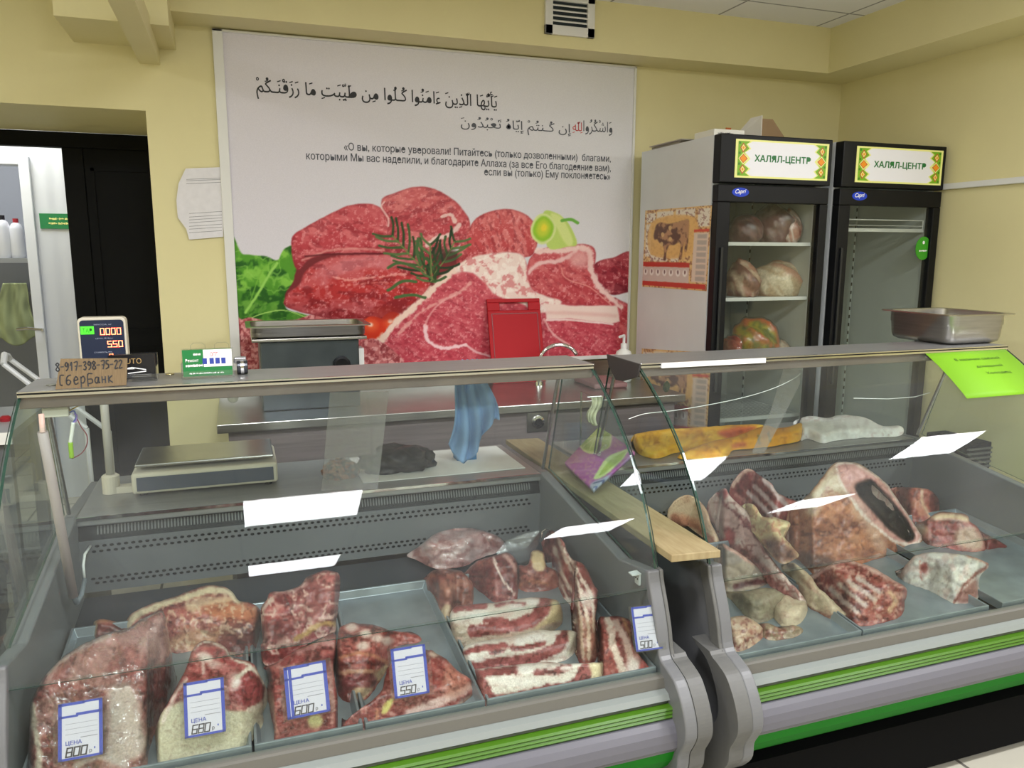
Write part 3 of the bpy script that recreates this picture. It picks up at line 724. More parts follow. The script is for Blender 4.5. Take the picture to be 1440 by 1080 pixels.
# --- beef cut charts on the fridge side
PRINT = vcol('printed_chart', rough=0.45, nscale=500, amt=0.04)
def chart(cn, label, nu=120, nv=120):
    A, B, Cc, D = [PX(x, y, 2.0065) for x, y in cn]   # TL TR BR BL
    def fn(u, v): 
        a = A.lerp(B, u); b = D.lerp(Cc, u); return a.lerp(b, v)
    def col(uv):
        P = uv*100.0
        p = Paint(P, (226,190,130), warp=0.5, wscale=6, seed=4)
        p.mottle(12, (238,208,150), 0.6)
        for bx in ((3,4,18,16),(20,3,46,12),(50,2,78,12),(82,3,98,24),(3,18,12,60),(12,58,40,66),(45,58,58,66)):
            x0,y0,x1,y1 = bx; p.poly([(x0,y0),(x1,y0),(x1,y1),(x0,y1)], (236,230,220), 0.8, 0.9, smooth=False)
        p.mottle(2.2, (120,60,50), 0.55, 0.56, 0.62)
        body = [(17,28),(20,20),(27,17),(36,19),(48,18),(60,16),(68,15),(70,22),(70,40),(69,52),(66,52),(66,40),(63,50),(62,62),(58,62),(60,48),(57,42),(50,45),(42,46),(38,56),(38,64),(34,64),(35,54),(32,46),(26,42),(22,38),(18,38),(16,34)]
        p.poly([(14,14),(78,13),(76,57),(13,57)], (232,186,112), 1.5, 0.85)
        p.poly(body, (92,58,48), 1.2, 0.95)
        w = inpoly(p.P, crom(body)); s0 = p.c.copy(); p.mottle(7, (196,150,110), 0.9, 0.45, 0.62, seed=3); p.c = np.where(w[:,None], p.c, s0)
        for c in ((31,32),(42,24),(43,38),(30,44)): p.blob(c, 2.6, 2.8, (222,188,130), 0.9, 0.2)
        p.poly([(0,67),(74,67),(74,73),(0,73)], (196,60,50), 0.5, smooth=False)
        p.poly([(0,73),(74,73),(74,92),(0,92)], (214,196,190), 0.5, smooth=False)
        for i in range(7): p.blob((5+i*10.5,80), 3.4, 4.4, (246,240,236), 0.95, 0.25); p.blob((5+i*10.5,79), 1.2, 2.6, (90,50,50), 0.8, 0.3)
        p.poly([(0,92),(98,92),(98,98),(0,98)], (200,64,54), 0.5, smooth=False)
        p.poly([(78,27),(98,27),(98,30),(78,30)], (214,74,54), 0.5, smooth=False)
        p.poly([(78,31),(98,31),(98,90),(78,90)], (226,206,190), 0.5, smooth=False)
        for i in range(8): p.poly([(83,33+i*7.2),(96,33+i*7.2),(96,38+i*7.2),(83,38+i*7.2)], (176,166,160), 0.8, 0.8, smooth=False)
        return p.out()
    o = grid_sheet('wall_chart', fn, nu, nv, col, PRINT)
    tag(o, label, 'poster'); return o
chart([(907.5,296),(1001.4,288.4),(993.7,409.6),(903,403)], 'tan beef cut chart with a bull, stuck on the white side of the left fridge')
chart([(902.5,490),(1000.5,496),(994,612),(898,600)], 'lower chart on the white fridge side, only its top edge showing above the counter', 60, 60)
for k, (x, y, txt) in enumerate(((963,267,''),(995,268,''))):
    pass
# things on top of the fridges
def tilt(o): return o
ZT = 2.035
m = MB().box((2.04,3.10,ZT),(2.20,3.26,ZT+0.035)).build('carton', M('carton_white', (232,230,220), rough=0.7), None, bevel=0.002)
tag(m, 'small flat white carton on the left fridge, near its front edge', 'box')
a = print_marks('printed_word', INK, m, (2.06,3.0995,ZT+0.010), (1,0,0), (0,0,1), 0.08, 0.012, 3)
m = MB().box((2.02,3.35,ZT),(2.16,3.62,ZT+0.012)).box((1.995,3.30,ZT+0.012),(2.10,3.60,ZT+0.016))
tag(m.build('cardboard_sheet', M('grey_card', (176,170,160), rough=0.8)), 'thin grey cardboard sheets lying on the rear of the left fridge', 'cardboard')
t = thing('open_carton', 'open brown cardboard box with raised white flap on the left fridge top', 'box', (2.55,3.35,ZT))
KR = M('kraft_card', (150,124,92), rough=0.8); WC = M('white_card', (226,222,214), rough=0.7)
MB().prism([(2.44,3.30,ZT),(2.62,3.30,ZT),(2.50,3.30,ZT+0.13),(2.44,3.30,ZT+0.13)], (0,0.005,0)).build('front_flap', KR, t)
MB().prism([(2.44,3.30,ZT),(2.44,3.30,ZT+0.145),(2.42,3.36,ZT+0.14),(2.405,3.42,ZT+0.09),(2.40,3.50,ZT)], (-0.004,0,0)).build('side_flap', WC, t)
MB().box((2.44,3.305,ZT),(2.62,3.52,ZT+0.004)).build('bottom', KR, t)
MB().box((2.40,3.54,ZT),(2.43,3.545,ZT+0.12)).build('inner_flap', M('orange_card', (206,110,50), rough=0.7), t)
m = MB(); m.prism([(2.50,3.10,ZT),(2.72,3.10,ZT),(2.72,3.10,ZT+0.004),(2.60,3.10,ZT+0.012),(2.50,3.10,ZT+0.004)], (0,0.14,0))
tag(m.build('paper_strip', M('cream_card', (226,214,180), rough=0.7)), 'curled cream paper strip bridging the tops of both fridges', 'paper')
m = MB().box((2.95,3.20,ZT),(3.05,3.32,ZT+0.012))
tag(m.build('remote_control', BLACKP, None, bevel=0.004), 'small flat black gadget lying on top of the right fridge', 'gadget')

# ================================================================ FRIDGE CONTENTS
FX = lambda px: PY(px, 350, 3.18).x
MEATP = vcol('packed_meat', rough=0.3, nscale=90, amt=0.25, bump=0.5, bscale=60)
WRAP = glassmat('plastic_film', (0.97,0.97,0.97), 0.07, haze=0.035, rough=0.10, bump=1.0, bscale=26, power=3.0, hazecol=(225,220,222))
def lump(name, label, cat, c, r, cols, seed, parent=None, mat=None, sub=4, amp=0.22, ns=3.0, flat=True, group=None, wrap=False):
    bm = bmesh.new(); bmesh.ops.create_icosphere(bm, subdivisions=sub, radius=1.0)
    vs = np.array([v.co[:] for v in bm.verts]); fs = [[v.index for v in f.verts] for f in bm.faces]; bm.free()
    n1 = fbm(vs[:,0]*ns*0.5+vs[:,2]*1.7+seed, vs[:,1]*ns*0.5-vs[:,2]*ns*0.4+seed*2, seed, 4)
    n2 = fbm(vs[:,0]*ns*1.6+vs[:,2]*3+seed, vs[:,1]*ns*1.6+seed, seed+5, 4)
    k = 1+amp*(n1-0.5)*2.4+amp*0.4*(n2-0.5)
    v = vs*k[:,None]*np.array(r)
    if flat: v[:,2] = np.maximum(v[:,2], -r[2]*0.55)
    v += np.array(c) + np.array([0,0,r[2]*0.55])
    w = sm(0.42, 0.6, n2)[:,None]; w2 = sm(0.5, 0.62, n1)[:,None]
    col = np.array(lin(cols[0]))*(1-w)+np.array(lin(cols[1]))*w
    if len(cols) > 2: col = col*(1-w2)+np.array(lin(cols[2]))*w2
    o = vmesh(name, v, fs, col, mat or MEATP, parent)
    if label: tag(o, label, cat, group)
    if wrap:
        cen = np.array(c)+np.array([0,0,r[2]*0.55])
        o2 = vmesh('plastic_wrap', cen+(v-cen)*1.04+np.array([0,0,0.003]), fs, col, WRAP, o)
    return o
lump('frozen_meat', 'dark red meat in film at the left of the top shelf in the left fridge', 'meat', (FX(1047),3.19,1.572), (0.085,0.10,0.085), [(110,62,58),(150,110,104),(70,40,40)], 3, wrap=True)
lump('frozen_meat', 'pile of pinkish meat in film at the middle of the top fridge shelf', 'meat', (FX(1090),3.20,1.572), (0.10,0.11,0.115), [(126,84,80),(178,150,146),(80,46,46)], 5, wrap=True)
lump('frozen_meat', 'pale pink meat with white fat at the right of the top fridge shelf', 'meat', (2.505,3.135,1.572), (0.050,0.055,0.095), [(196,140,124),(226,206,194),(150,80,70)], 8, wrap=True)
lump('chicken', 'pale yellowish chicken lying on the middle shelf of the left fridge', 'poultry', (FX(1098),3.20,1.320), (0.125,0.12,0.105), [(196,170,138),(222,206,178),(186,140,116)], 11, amp=0.18)
lump('chicken', 'pinkish trimmed poultry at the left of the middle shelf of the left fridge', 'poultry', (FX(1047),3.19,1.320), (0.065,0.10,0.105), [(178,130,108),(204,176,150),(120,76,66)], 14, amp=0.3)
lump('food_bag', 'yellow and green food bag on the lower shelf of the left fridge', 'bag', (FX(1070),3.20,1.022), (0.115,0.11,0.115), [(176,160,40),(96,110,36),(190,90,40)], 17, wrap=True)
lump('food_bag', 'red meat bag at the left of the lower shelf of the left fridge', 'bag', (FX(1033),3.17,1.022), (0.035,0.08,0.07), [(150,50,44),(176,90,70)], 19, wrap=True)
lump('food_bag', 'pale bag at the right of the lower shelf of the left fridge', 'bag', (2.49,3.14,1.022), (0.05,0.06,0.055), [(170,130,110),(196,180,160)], 21, wrap=True)

# ================================================================ BACK COUNTER
TSTEEL = M('table_steel', (138,126,126), rough=0.5, metal=0.2, noise=0.35, nscale=3, stretch=(1,1,26))
t = thing('work_table', 'stainless steel work table with sink standing against the back wall under the poster', 'table', (0.9,3.4,0))
MB().box((-0.10,3.10,0.84),(1.95,3.76,0.875)).build('table_top', STEEL, t, bevel=0.003)
MB().box((-0.10,3.745,0.875),(1.95,3.765,0.955)).build('splashback', STEEL, t)
MB().box((-0.06,3.13,0.12),(1.91,3.74,0.84)).build('front_panel', TSTEEL, t)
for x in (-0.07, 1.90):
    for y in (3.14, 3.72): MB().box((x-0.02,y-0.012,0),(x+0.02,y+0.012,0.12)).build('leg', STEEL, t)
s = MB().box((1.17,3.122,0.745),(1.27,3.13,0.835)).build('socket_plate', STEEL, t, bevel=0.003)
MB().lathe([(0.030,0.0),(0.028,-0.010),(0.018,-0.012)], (1.22,3.124,0.79), 24, 'Y').build('socket_ring', CHROME, s)
MB().lathe([(0.015,0.0),(0.012,-0.002)], (1.22,3.1125,0.79), 20, 'Y').build('socket_hole', BLACKM, s)
# meat grinder box with steel pan on top
t = thing('meat_grinder', 'grey steel meat grinder box on the work table left of the poster tomatoes', 'machine', (0.27,3.38,0.875))
GB = M('grinder_steel', (96,104,112), rough=0.3, metal=0.9, noise=0.4, nscale=5)
MB().box((0.075,3.30,0.875),(0.475,3.62,1.165)).build('housing', GB, t, bevel=0.006)
MB().box((0.045,3.27,1.165),(0.505,3.64,1.178)).build('feed_plate', STEEL, t, bevel=0.003)
MB().lathe([(0.035,0.0),(0.035,-0.02),(0.026,-0.022)], (0.40,3.30,1.06), 24, 'Y').build('outlet', BLACKP, t)
MB().box((0.475,3.33,1.04),(0.50,3.42,1.12)).build('switch_box', WHITEP, t, bevel=0.003)
def gnpan(name, label, c, L, W, H, z0, rz=0.0, fl=0.012, taper=0.02, rim=0.02, mat=None):
    """gastronorm pan: rounded rectangular tub with a flat rim"""
    def ring(l, w, z, r, n=6):
        out = []
        for cx, cy, a0 in ((l/2-r, w/2-r, 0), (-l/2+r, w/2-r, PI/2), (-l/2+r, -w/2+r, PI), (l/2-r, -w/2+r, 3*PI/2)):
            for i in range(n+1):
                a = a0+PI/2*i/n; out.append((cx+r*math.cos(a), cy+r*math.sin(a), z))
        return out
    rings = [ring(L-2*taper-0.05, W-2*taper-0.05, 0.0, 0.02), ring(L-2*taper-0.012, W-2*taper-0.012, 0.010, 0.035), ring(L-2*taper, W-2*taper, 0.025, 0.04), ring(L-2*rim-0.006, W-2*rim-0.006, H-0.045, 0.042), ring(L-2*rim, W-2*rim, H-0.040, 0.044), ring(L-2*rim, W-2*rim, H-0.004, 0.046), ring(L-2*rim+0.006, W-2*rim+0.006, H, 0.048), ring(L, W, H, 0.03), ring(L, W, H-0.004, 0.03)]
    inn = [ring(L-2*rim-0.002, W-2*rim-0.002, H-0.0015, 0.044), ring(L-2*rim-0.006, W-2*rim-0.006, H-0.03, 0.042), ring(L-2*taper-0.004, W-2*taper-0.004, 0.028, 0.038), ring(L-2*taper-0.05, W-2*taper-0.05, 0.003, 0.02)]
    R = Matrix.Rotation(rz, 3, 'Z'); k = len(rings[0]); vs = []; fs = []
    for r in rings: vs += [R @ Vector(p) + Vector((c[0], c[1], z0)) for p in r]
    for i in range(len(rings)-1): fs += [(i*k+j, i*k+(j+1) % k, (i+1)*k+(j+1) % k, (i+1)*k+j) for j in range(k)]
    fs.append(tuple(range(k)))
    o = len(vs)
    for r in inn: vs += [R @ Vector(p) + Vector((c[0], c[1], z0)) for p in r]
    for i in range(len(inn)-1): fs += [(o+i*k+j, o+i*k+(j+1) % k, o+(i+1)*k+(j+1) % k, o+(i+1)*k+j) for j in range(k)]
    b = (len(rings)-2)*k-k
    fs += [(b+j, b+(j+1) % k, o+(j+1) % k, o+j) for j in range(k)]
    fs.append(tuple(range(o+3*k, o+4*k)))
    m = MB().add(vs, fs); ob = m.build(name, mat or STEEL, None, smooth=True)
    md = ob.modifiers.new('edge', 'EDGE_SPLIT'); md.split_angle = 0.9
    return tag(ob, label, 'pan')
gnpan('steel_pan', 'shallow steel pan on top of the meat grinder box behind the left case', (0.275,3.42), 0.50, 0.32, 0.05, 1.178)
tag(MB().tube([(0.30,3.36,1.205),(0.42,3.36,1.205)],0.012,10).build('steel_rod', STEEL), 'short steel rod lying in the shallow pan on the grinder', 'rod')
gnpan('steel_pan', 'deep steel pan standing on the right case beside the lime green note', (2.5625,2.268), 0.325, 0.345, 0.112, 1.196, rz=0.0, taper=0.026)
# red cutting board, leaning on the wall
t = thing('cutting_board', 'red plastic cutting board with handle slot leaning against the meat poster', 'cutting board', (1.325,3.67,0.875))
RED = M('red_plastic', (172,20,30), rough=0.55, spec=0.25)
x0, x1, z0, z1 = 1.183, 1.468, 0.876, 1.292
def yy(z): return 3.66+(z-z0)*0.24
def slab(m, xa, xb, za, zb, th=0.012):
    m.prism([(xa,yy(za),za),(xb,yy(za),za),(xb,yy(zb),zb),(xa,yy(zb),zb)], (0,-th,0))
m = MB()
slab(m, x0, x1, z0, z1-0.058); slab(m, x0, x0+0.065, z1-0.058, z1-0.018); slab(m, x1-0.065, x1, z1-0.058, z1-0.018); slab(m, x0, x1, z1-0.018, z1)
m.build('board', RED, t, bevel=0.003)
m = MB(); w = 0.004; a0, a1, b0, b1 = x0+0.018, x1-0.018, z0+0.015, z1-0.075
def rim(xa, xb, za, zb): m.prism([(xa,yy(za)-0.0121,za),(xb,yy(za)-0.0121,za),(xb,yy(zb)-0.0121,zb),(xa,yy(zb)-0.0121,zb)], (0,-0.0015,0))
rim(a0,a1,b1,b1+w); rim(a0,a0+w,b0,b1); rim(a1-w,a1,b0,b1); rim(a0,a1,b0,b0+w)
m.build('juice_groove', M('dark_red_groove', (120,14,22), rough=0.4), t)
# faucet
f = []
for i in range(15):
    a = PI*0.97 - PI*0.85*i/14; f.append((1.49+0.10*math.cos(a), 3.55-0.02*i/14, 0.99+0.085*math.sin(a)))
t = thing('tap', 'curved chrome tap rising from the work table beside the red cutting board', 'tap', (1.39,3.55,0.875))
MB().tube([(1.39,3.55,0.90)]+f, 0.0095, 12).build('spout', CHROME, t, smooth=True)
MB().lathe([(0.024,0),(0.022,0.02),(0.014,0.03)], (1.39,3.55,0.875), 20).build('tap_base', CHROME, t)
# soap bottle
t = thing('soap_bottle', 'white pump soap bottle on the table between poster and left fridge', 'bottle', (1.84,3.52,0.875))
MB().lathe([(0.040,0),(0.044,0.01),(0.044,0.13),(0.036,0.155),(0.016,0.168),(0.014,0.178)], (1.84,3.52,0.875), 24).build('bottle_body', M('soap_bottle_white', (226,228,222), rough=0.3), t, smooth=True)
MB().lathe([(0.0445,0.05),(0.0446,0.12)], (1.84,3.52,0.875), 24).build('bottle_label', M('soap_label', (196,206,190), rough=0.4), t, smooth=True)
m = MB().lathe([(0.016,0.172),(0.016,0.195),(0.007,0.198),(0.007,0.235)], (1.84,3.52,0.875), 16).tube([(1.84,3.52,1.110),(1.80,3.49,1.108)],0.007,8)
m.build('pump', WHITEP, t)
m = MB().box((1.60,3.35,0.875),(1.78,3.60,0.90)); tag(m.build('folded_cloth', M('dull_pink_cloth',(150,110,110),rough=0.9), None, bevel=0.008), 'folded pinkish cloth on the work table right of the tap', 'cloth')
# hanging paper notice
A = [PY(x, y, YW-0.012) for x, y in ((261,237),(313,235),(314,333),(266,337),(262,322),(250,306),(248,282),(251,258))]
NT = M('notice_paper', (228,226,230), rough=0.6, noise=0.08, nscale=30)
m = MB(); bot = [p+Vector((0,0.0012,0)) for p in A]; n = len(A)
m.prism(A, (0,0.0012,0)); nt_o = m.build('paper_notice', NT); tag(nt_o, 'torn edged white paper notice hanging on the yellow wall left of the poster', 'notice')
for nm_, ys_ in (('printed_heading',(252,254,258)),('printed_lines',(300,305,309,313,318,322,327))):
  m = MB()
  for y in ys_:
    a = PY(262 if y < 300 else 266, y, YW-0.0125); b = PY(312, y-2 if y < 300 else y-3, YW-0.0125)
    m.quad(a, b, b+Vector((0,0,-0.0018)), a+Vector((0,0,-0.0018)))
  m.build(nm_, INKG, nt_o)

# ================================================================ BEYOND THE OPENING (left)
# green sign
a = PY(55,300,CY-0.004); b = PY(104,322,CY-0.004)
s = MB().box((a.x,CY-0.008,b.z),(b.x,CY,a.z)).build('door_sign', M('sign_board_green', (20,130,70), rough=0.4)); tag(s, 'small green sign on the white cladding beside the black door', 'sign')
H = a.z-b.z
print_marks('lettering', SY, s, (a.x+0.05,CY-0.0085,b.z+H*0.58), (1,0,0), (0,0,1), 0.20, H*0.16, 5)
print_marks('lettering', SY, s, (a.x+0.045,CY-0.0085,b.z+H*0.28), (1,0,0), (0,0,1), 0.20, H*0.16, 6)
# store shelf with bottles
sh = thing('wall_shelf', 'grey shelf carrying white bottles in the side store', 'shelf', (-1.5,6.2,1.47))
zz = PY(20,363,6.1).z
MB().box((-2.6,6.0,zz-0.03),(-0.9,7.0,zz)).build('board', M('shelf_grey',(168,172,176),rough=0.5), sh)
MB().box((-2.6,6.0,zz-0.22),(-0.9,6.02,zz-0.03)).build('apron', M('shelf_apron',(112,116,122),rough=0.6), sh)
def bottle(x, y, r, h, cap, label, bc=(226,228,230)):
    t = thing('cleaning_bottle', label, 'bottle', (x,y,zz), 'bottles on the store shelf')
    MB().lathe([(r,0),(r*1.02,h*0.1),(r*1.02,h*0.72),(r*0.7,h*0.85),(r*0.35,h*0.9)], (x,y,zz), 18).build('bottle_body', M('bottle_plastic',bc,rough=0.35), t, smooth=True)
    MB().lathe([(r*0.4,h*0.88),(r*0.4,h)], (x,y,zz), 14).build('cap', M('cap_colour',cap,rough=0.4), t)
p = PY(8,362,6.08); bottle(p.x, 6.08, 0.045, 0.28, (40,40,46), 'white bottle with dark cap on the store shelf, left one')
p = PY(27,362,6.08); bottle(p.x, 6.08, 0.042, 0.26, (190,50,60), 'white bottle with red cap on the store shelf, right one')
# green cloth hanging in the store
def cloth(name, label, cat, axis, top, length, w0, w1, col, seed, folds=5, depth=0.02, mat=None, ny=40, nx=36, yaw=0.0, bottom=None, grp=None):
    """hanging gathered cloth with pleats; top = 3D point"""
    vs = []; cols = []
    for j in range(ny):
        v = j/(ny-1); w = w0+(w1-w0)*v**0.8
        for i in range(nx):
            u = i/(nx-1)-0.5
            d = depth*(0.4+v)*math.sin(u*2*PI*folds*0.9+math.sin(v*3+seed)*0.9+seed) + 0.3*depth*math.sin(u*23+seed+v*4)
            L = length*(1+(bottom(u) if bottom else 0.08*math.sin(u*6+seed)))
            x = u*w+0.012*math.sin(v*5+seed); vs.append(Vector(top)+Vector((x*math.cos(yaw)-d*math.sin(yaw), d*math.cos(yaw)+x*math.sin(yaw), -v*L)))
            k = 0.85+0.3*vnoise(np.array([u*9+seed]), np.array([v*5.0]))[0]
            cols.append([min(255, cc*k) for cc in col])
    fs = [(j*nx+i, j*nx+i+1, (j+1)*nx+i+1, (j+1)*nx+i) for j in range(ny-1) for i in range(nx-1)]
    cl_ = np.array([lin(c) for c in cols])
    o = vmesh(name, vs, fs, cl_, mat or CLOTH); md = o.modifiers.new('thickness','SOLIDIFY'); md.thickness = 0.003
    return tag(o, label, cat, grp)
CLOTH = vcol('woven_cloth', rough=0.9, spec=0.1, nscale=400, amt=0.1, bump=0.3, bscale=500)
p = PY(18,398,5.9); cloth('green_cloth', 'pale green cloth hanging in the side store left of the black door', 'cloth', 'X', (p.x,5.9,p.z), 0.38, 0.13, 0.24, (150,160,122), 2, folds=2.3, depth=0.010)
# chrome door handle and tap in the store
p = PY(32,463,CY-0.04); tag(MB().tube([(p.x-0.03,CY-0.04,p.z),(p.x+0.03,CY-0.06,p.z+0.006),(p.x+0.10,CY-0.06,p.z-0.004)],0.009,8).tube([(p.x+0.10,CY-0.06,p.z-0.004),(p.x+0.10,CY-0.03,p.z-0.004)],0.009,8).build('lever_handle', CHROME), 'chrome lever handle at the edge of the white pvc door frame', 'handle')
# folding white steel frame (trolley handle)
t = thing('trolley', 'white tubular trolley handle standing behind the left end of the left case', 'trolley', (-1.1,4.2,0))
P1 = PY(5,512,4.1); P2 = PY(45,543,4.1); P3 = PY(14,505,4.3); P4 = PY(62,540,4.3)
MB().tube([P1, P2+(P2-P1)*2.0], 0.012, 8).tube([P3, P4+(P4-P3)*2.0], 0.012, 8).tube([P1, P1+Vector((0.0,0.03,0.04)), P3+Vector((0,-0.03,0.02)), P3], 0.014, 8).build('push_handle', WPVC, t)
E2 = P2+(P2-P1)*2.0
MB().box((E2.x-0.5,4.0,0.12),(E2.x+0.15,4.45,0.15)).build('trolley_deck', M('trolley_grey',(120,122,118),rough=0.5), t)
for a in (E2.x-0.42, E2.x+0.08):
    for b in (4.05, 4.40): MB().lathe([(0.05,-0.012),(0.05,0.012)], (a,b,0.05), 16, 'Y').build('wheel', BLACKP, t)
for a, b in ((P1,P2),(P3,P4)):
    e = b+(b-a)*2.0; MB().tube([e, (e.x,e.y,0.14)], 0.012, 8).build('upright', WPVC, t)
# table left of the case
t = thing('side_table', 'grey topped side table with white edge left of the left case', 'table', (-1.2,3.0,0))
MB().box((-1.9,2.95,0.905),(-0.735,3.45,0.93)).build('table_top', M('grey_laminate',(150,156,160),rough=0.3), t)
MB().box((-1.9,2.94,0.890),(-0.735,2.95,0.93)).build('edge_strip', WHITEP, t)
for x in (-1.87, -0.77):
    for y in (2.99, 3.41): MB().box((x-0.02,y-0.02,0),(x+0.02,y+0.02,0.905)).build('leg', M('leg_grey',(90,92,96),rough=0.5), t)
lump('rubbish_bag', 'black rubbish bag under the grey topped side table', 'bag', (-1.12,3.15,0.002), (0.26,0.20,0.40), [(14,14,16),(26,26,30)], 31, mat=vcol('black_film', rough=0.25, nscale=60, amt=0.2, bump=0.8, bscale=20), sub=4, ns=5)
p = PY(28,541,3.1); MBx = MB().lathe([(0.018,0),(0.02,0.012),(0.01,0.02)], (-0.80,3.15,0.93), 16); tag(MBx.build('red_lid', M('red_lid_plastic',(150,30,40),rough=0.4)), 'small dark red lid on the grey topped side table', 'lid')
# ================================================================ MEAT POSTER
YP = YW-0.012
PRN = vcol('poster_print', rough=0.5, spec=0.2, nscale=260, amt=0.05)
pl0 = PY(297.5, 35, YP).x; pr1 = PY(894.7, 94, YP).x
pzt, pzb = 2.466, 0.96
t = thing('wall_poster', 'large framed poster of raw meat, greens and a Quran verse on the back wall', 'poster', ((pl0+pr1)/2, YP, pzb))
m = MB().box((pl0,YW-0.022,pzb),(pl0+0.042,YW,pzt)).box((pr1-0.012,YW-0.022,pzb),(pr1,YW,pzt)).box((pl0,YW-0.022,pzt-0.010),(pr1,YW,pzt)).box((pl0,YW-0.022,pzb),(pr1,YW,pzb+0.02))
m.build('frame', M('poster_frame_white', (222,222,218), rough=0.4), t, bevel=0.002)
px0, px1 = pl0+0.042, pr1-0.012
zs = np.concatenate([np.linspace(pzb+0.02, 1.97, 290), np.linspace(1.98, pzt-0.01, 12)])
xs = np.linspace(px0, px1, 540)
XX, ZZ = np.meshgrid(xs, zs); V = np.stack([XX.ravel(), np.full(XX.size, YP), ZZ.ravel()], 1)
P = project(V); nx = len(xs)
F4 = [(j*nx+i, j*nx+i+1, (j+1)*nx+i+1, (j+1)*nx+i) for j in range(len(zs)-1) for i in range(nx-1)]
p = Paint(P, (218,214,222), warp=1.5, wscale=18, seed=11, gain=1.0)
p.mix(sm(330,900,P[:,0])*0.5, (222,224,222))
def muscle(poly, base=(186,62,72), hi=(222,120,124), dk=(130,30,40), seed=0, ang=0.3, sc=10, mx=0.7):
    q = crom(poly); s0 = p.c.copy(); d = sdf(p.P, q); w = 1-sm(-1.2, 1.2, d)
    p.c[:] = np.array(base, float)
    ys = [a[1] for a in poly]; y0, y1 = min(ys), max(ys)
    p.mix(sm(y0+(y1-y0)*0.55, y1, P[:,1])*0.7, dk)
    p.mix((1-sm(y0, y0+(y1-y0)*0.5, P[:,1]))*0.45, hi)
    p.mottle(sc, hi, mx, 0.48, 0.66, sx=2.2, seed=seed, ang=ang); p.mottle(sc*0.45, hi, 0.45, 0.54, 0.68, seed=seed+2); p.mottle(sc*0.6, dk, 0.5, 0.52, 0.7, sx=2.0, seed=seed+4, ang=ang)
    p.mottle(3.2, (240,170,170), 0.5, 0.6, 0.72, seed=seed+6)
    p.mix(sm(-4, 0, d)*0.35, dk)
    p.c = s0*(1-w[:,None]) + p.c*w[:,None]
# mince along the bottom
def mince(poly, seed):
    q = crom(poly); s0 = p.c.copy(); w = 1-sm(-1, 1, sdf(p.P, q)); p.c[:] = (196,110,110)
    p.veins(9, (150,60,66), 0.9, 0.10, seed=seed); p.mottle(5, (232,170,166), 0.8, 0.5, 0.62, seed=seed+3); p.mottle(4, (140,50,56), 0.6, 0.55, 0.65, seed=seed+7)
    p.c = s0*(1-w[:,None]) + p.c*w[:,None]
# lettuce
def leaf(poly, base=(84,150,40), seed=0):
    q = crom(poly); s0 = p.c.copy(); w = 1-sm(-1.2, 1.2, sdf(p.P, q)); p.c[:] = base
    p.mottle(16, (140,200,76), 0.85, 0.45, 0.65, seed=seed); p.mottle(12, (28,84,20), 0.85, 0.48, 0.66, seed=seed+5); p.veins(20, (150,206,90), 0.5, 0.04, seed=seed+8)
    p.mix(sm(390,450,P[:,1])*0.4, (24,70,18)); p.c = s0*(1-w[:,None]) + p.c*w[:,None]
p.poly([(395,400),(405,360),(425,355),(560,352),(660,360),(660,430),(500,440),(400,430)], (120,40,44), 3)
muscle([(330,470),(500,450),(700,430),(890,430),(892,600),(330,600)], (150,46,56), seed=50)
leaf([(326,340),(334,347),(341,356),(356,359),(375,361),(390,366),(398,352),(409,346),(417,352),(419,372),(412,395),(402,412),(398,428),(380,452),(326,462)], seed=3)
p.line([(345,440),(362,415),(380,385),(390,370)], 3.5, (150,205,92), 2); p.line([(352,425),(368,382),(386,368)], 2.0, (120,180,60), 2, 0.8)
leaf([(338,450),(355,440),(375,428),(395,424),(405,436),(425,441),(436,447),(400,452),(360,456)], (100,170,50), seed=9)
p.line([(345,452),(370,441),(400,437),(430,446)], 1.2, (170,215,110), 1)
mince([(326,455),(340,450),(352,447),(380,452),(400,455),(440,442),(460,443),(480,448),(498,452),(505,470),(500,480),(380,490),(352,600),(326,600)], 4)
muscle([(410,350),(412,333),(429,320),(457,304),(489,290),(517,287),(537,294),(548,320),(546,353),(513,358),(481,357),(453,359),(433,366),(421,380),(414,372)], (190,66,74), (220,120,122), (140,34,44), seed=2)
p.line([(425,366),(470,351),(540,352)], 3.0, (226,160,150), 2, 0.6)
muscle([(537,280),(558,270),(582,263),(606,264),(630,275),(650,293),(662,314),(655,332),(642,348),(602,362),(562,360),(541,352),(546,320),(539,300)], (190,74,80), (224,134,130), (136,40,50), seed=12, ang=-0.2)
p.line([(600,345),(615,335),(632,330),(646,316)], 6, (240,214,206), 3, 0.85, rag=2); p.line([(622,305),(634,303),(640,312)], 5, (242,216,206), 2, 0.8, rag=2)
p.line([(540,284),(536,292),(545,305),(546,318)], 2.5, (236,196,190), 1.5, 0.8)
muscle([(420,400),(430,380),(453,366),(481,358),(521,357),(556,356),(592,360),(612,374),(600,410),(576,430),(548,446),(513,451),(481,450),(445,444),(413,436),(399,427),(407,410)], (186,50,50), (214,122,126), (110,18,26), seed=22, ang=0.1, sc=14, mx=0.45)
p.mix((1-sm(0,1,sdf(p.P, crom([(440,385),(480,366),(540,360),(590,366),(560,376),(500,380),(460,392)]))/8+0.5))*0.55, (214,130,136))
p.line([(468,390),(500,393),(540,388),(570,386)], 2.2, (240,170,160), 2, 0.7, rag=3); p.line([(480,402),(520,398),(560,397)], 1.6, (236,150,140), 2, 0.6, rag=3)
p.line([(430,360),(470,357),(520,357),(560,357)], 2.6, (92,20,28), 2, 0.8)
muscle([(642,369),(646,349),(658,325),(674,304),(703,294),(727,296),(747,308),(756,335),(745,360),(703,362),(674,368),(654,378)], (196,76,78), (226,136,132), (140,40,48), seed=31, ang=1.2, sc=8)
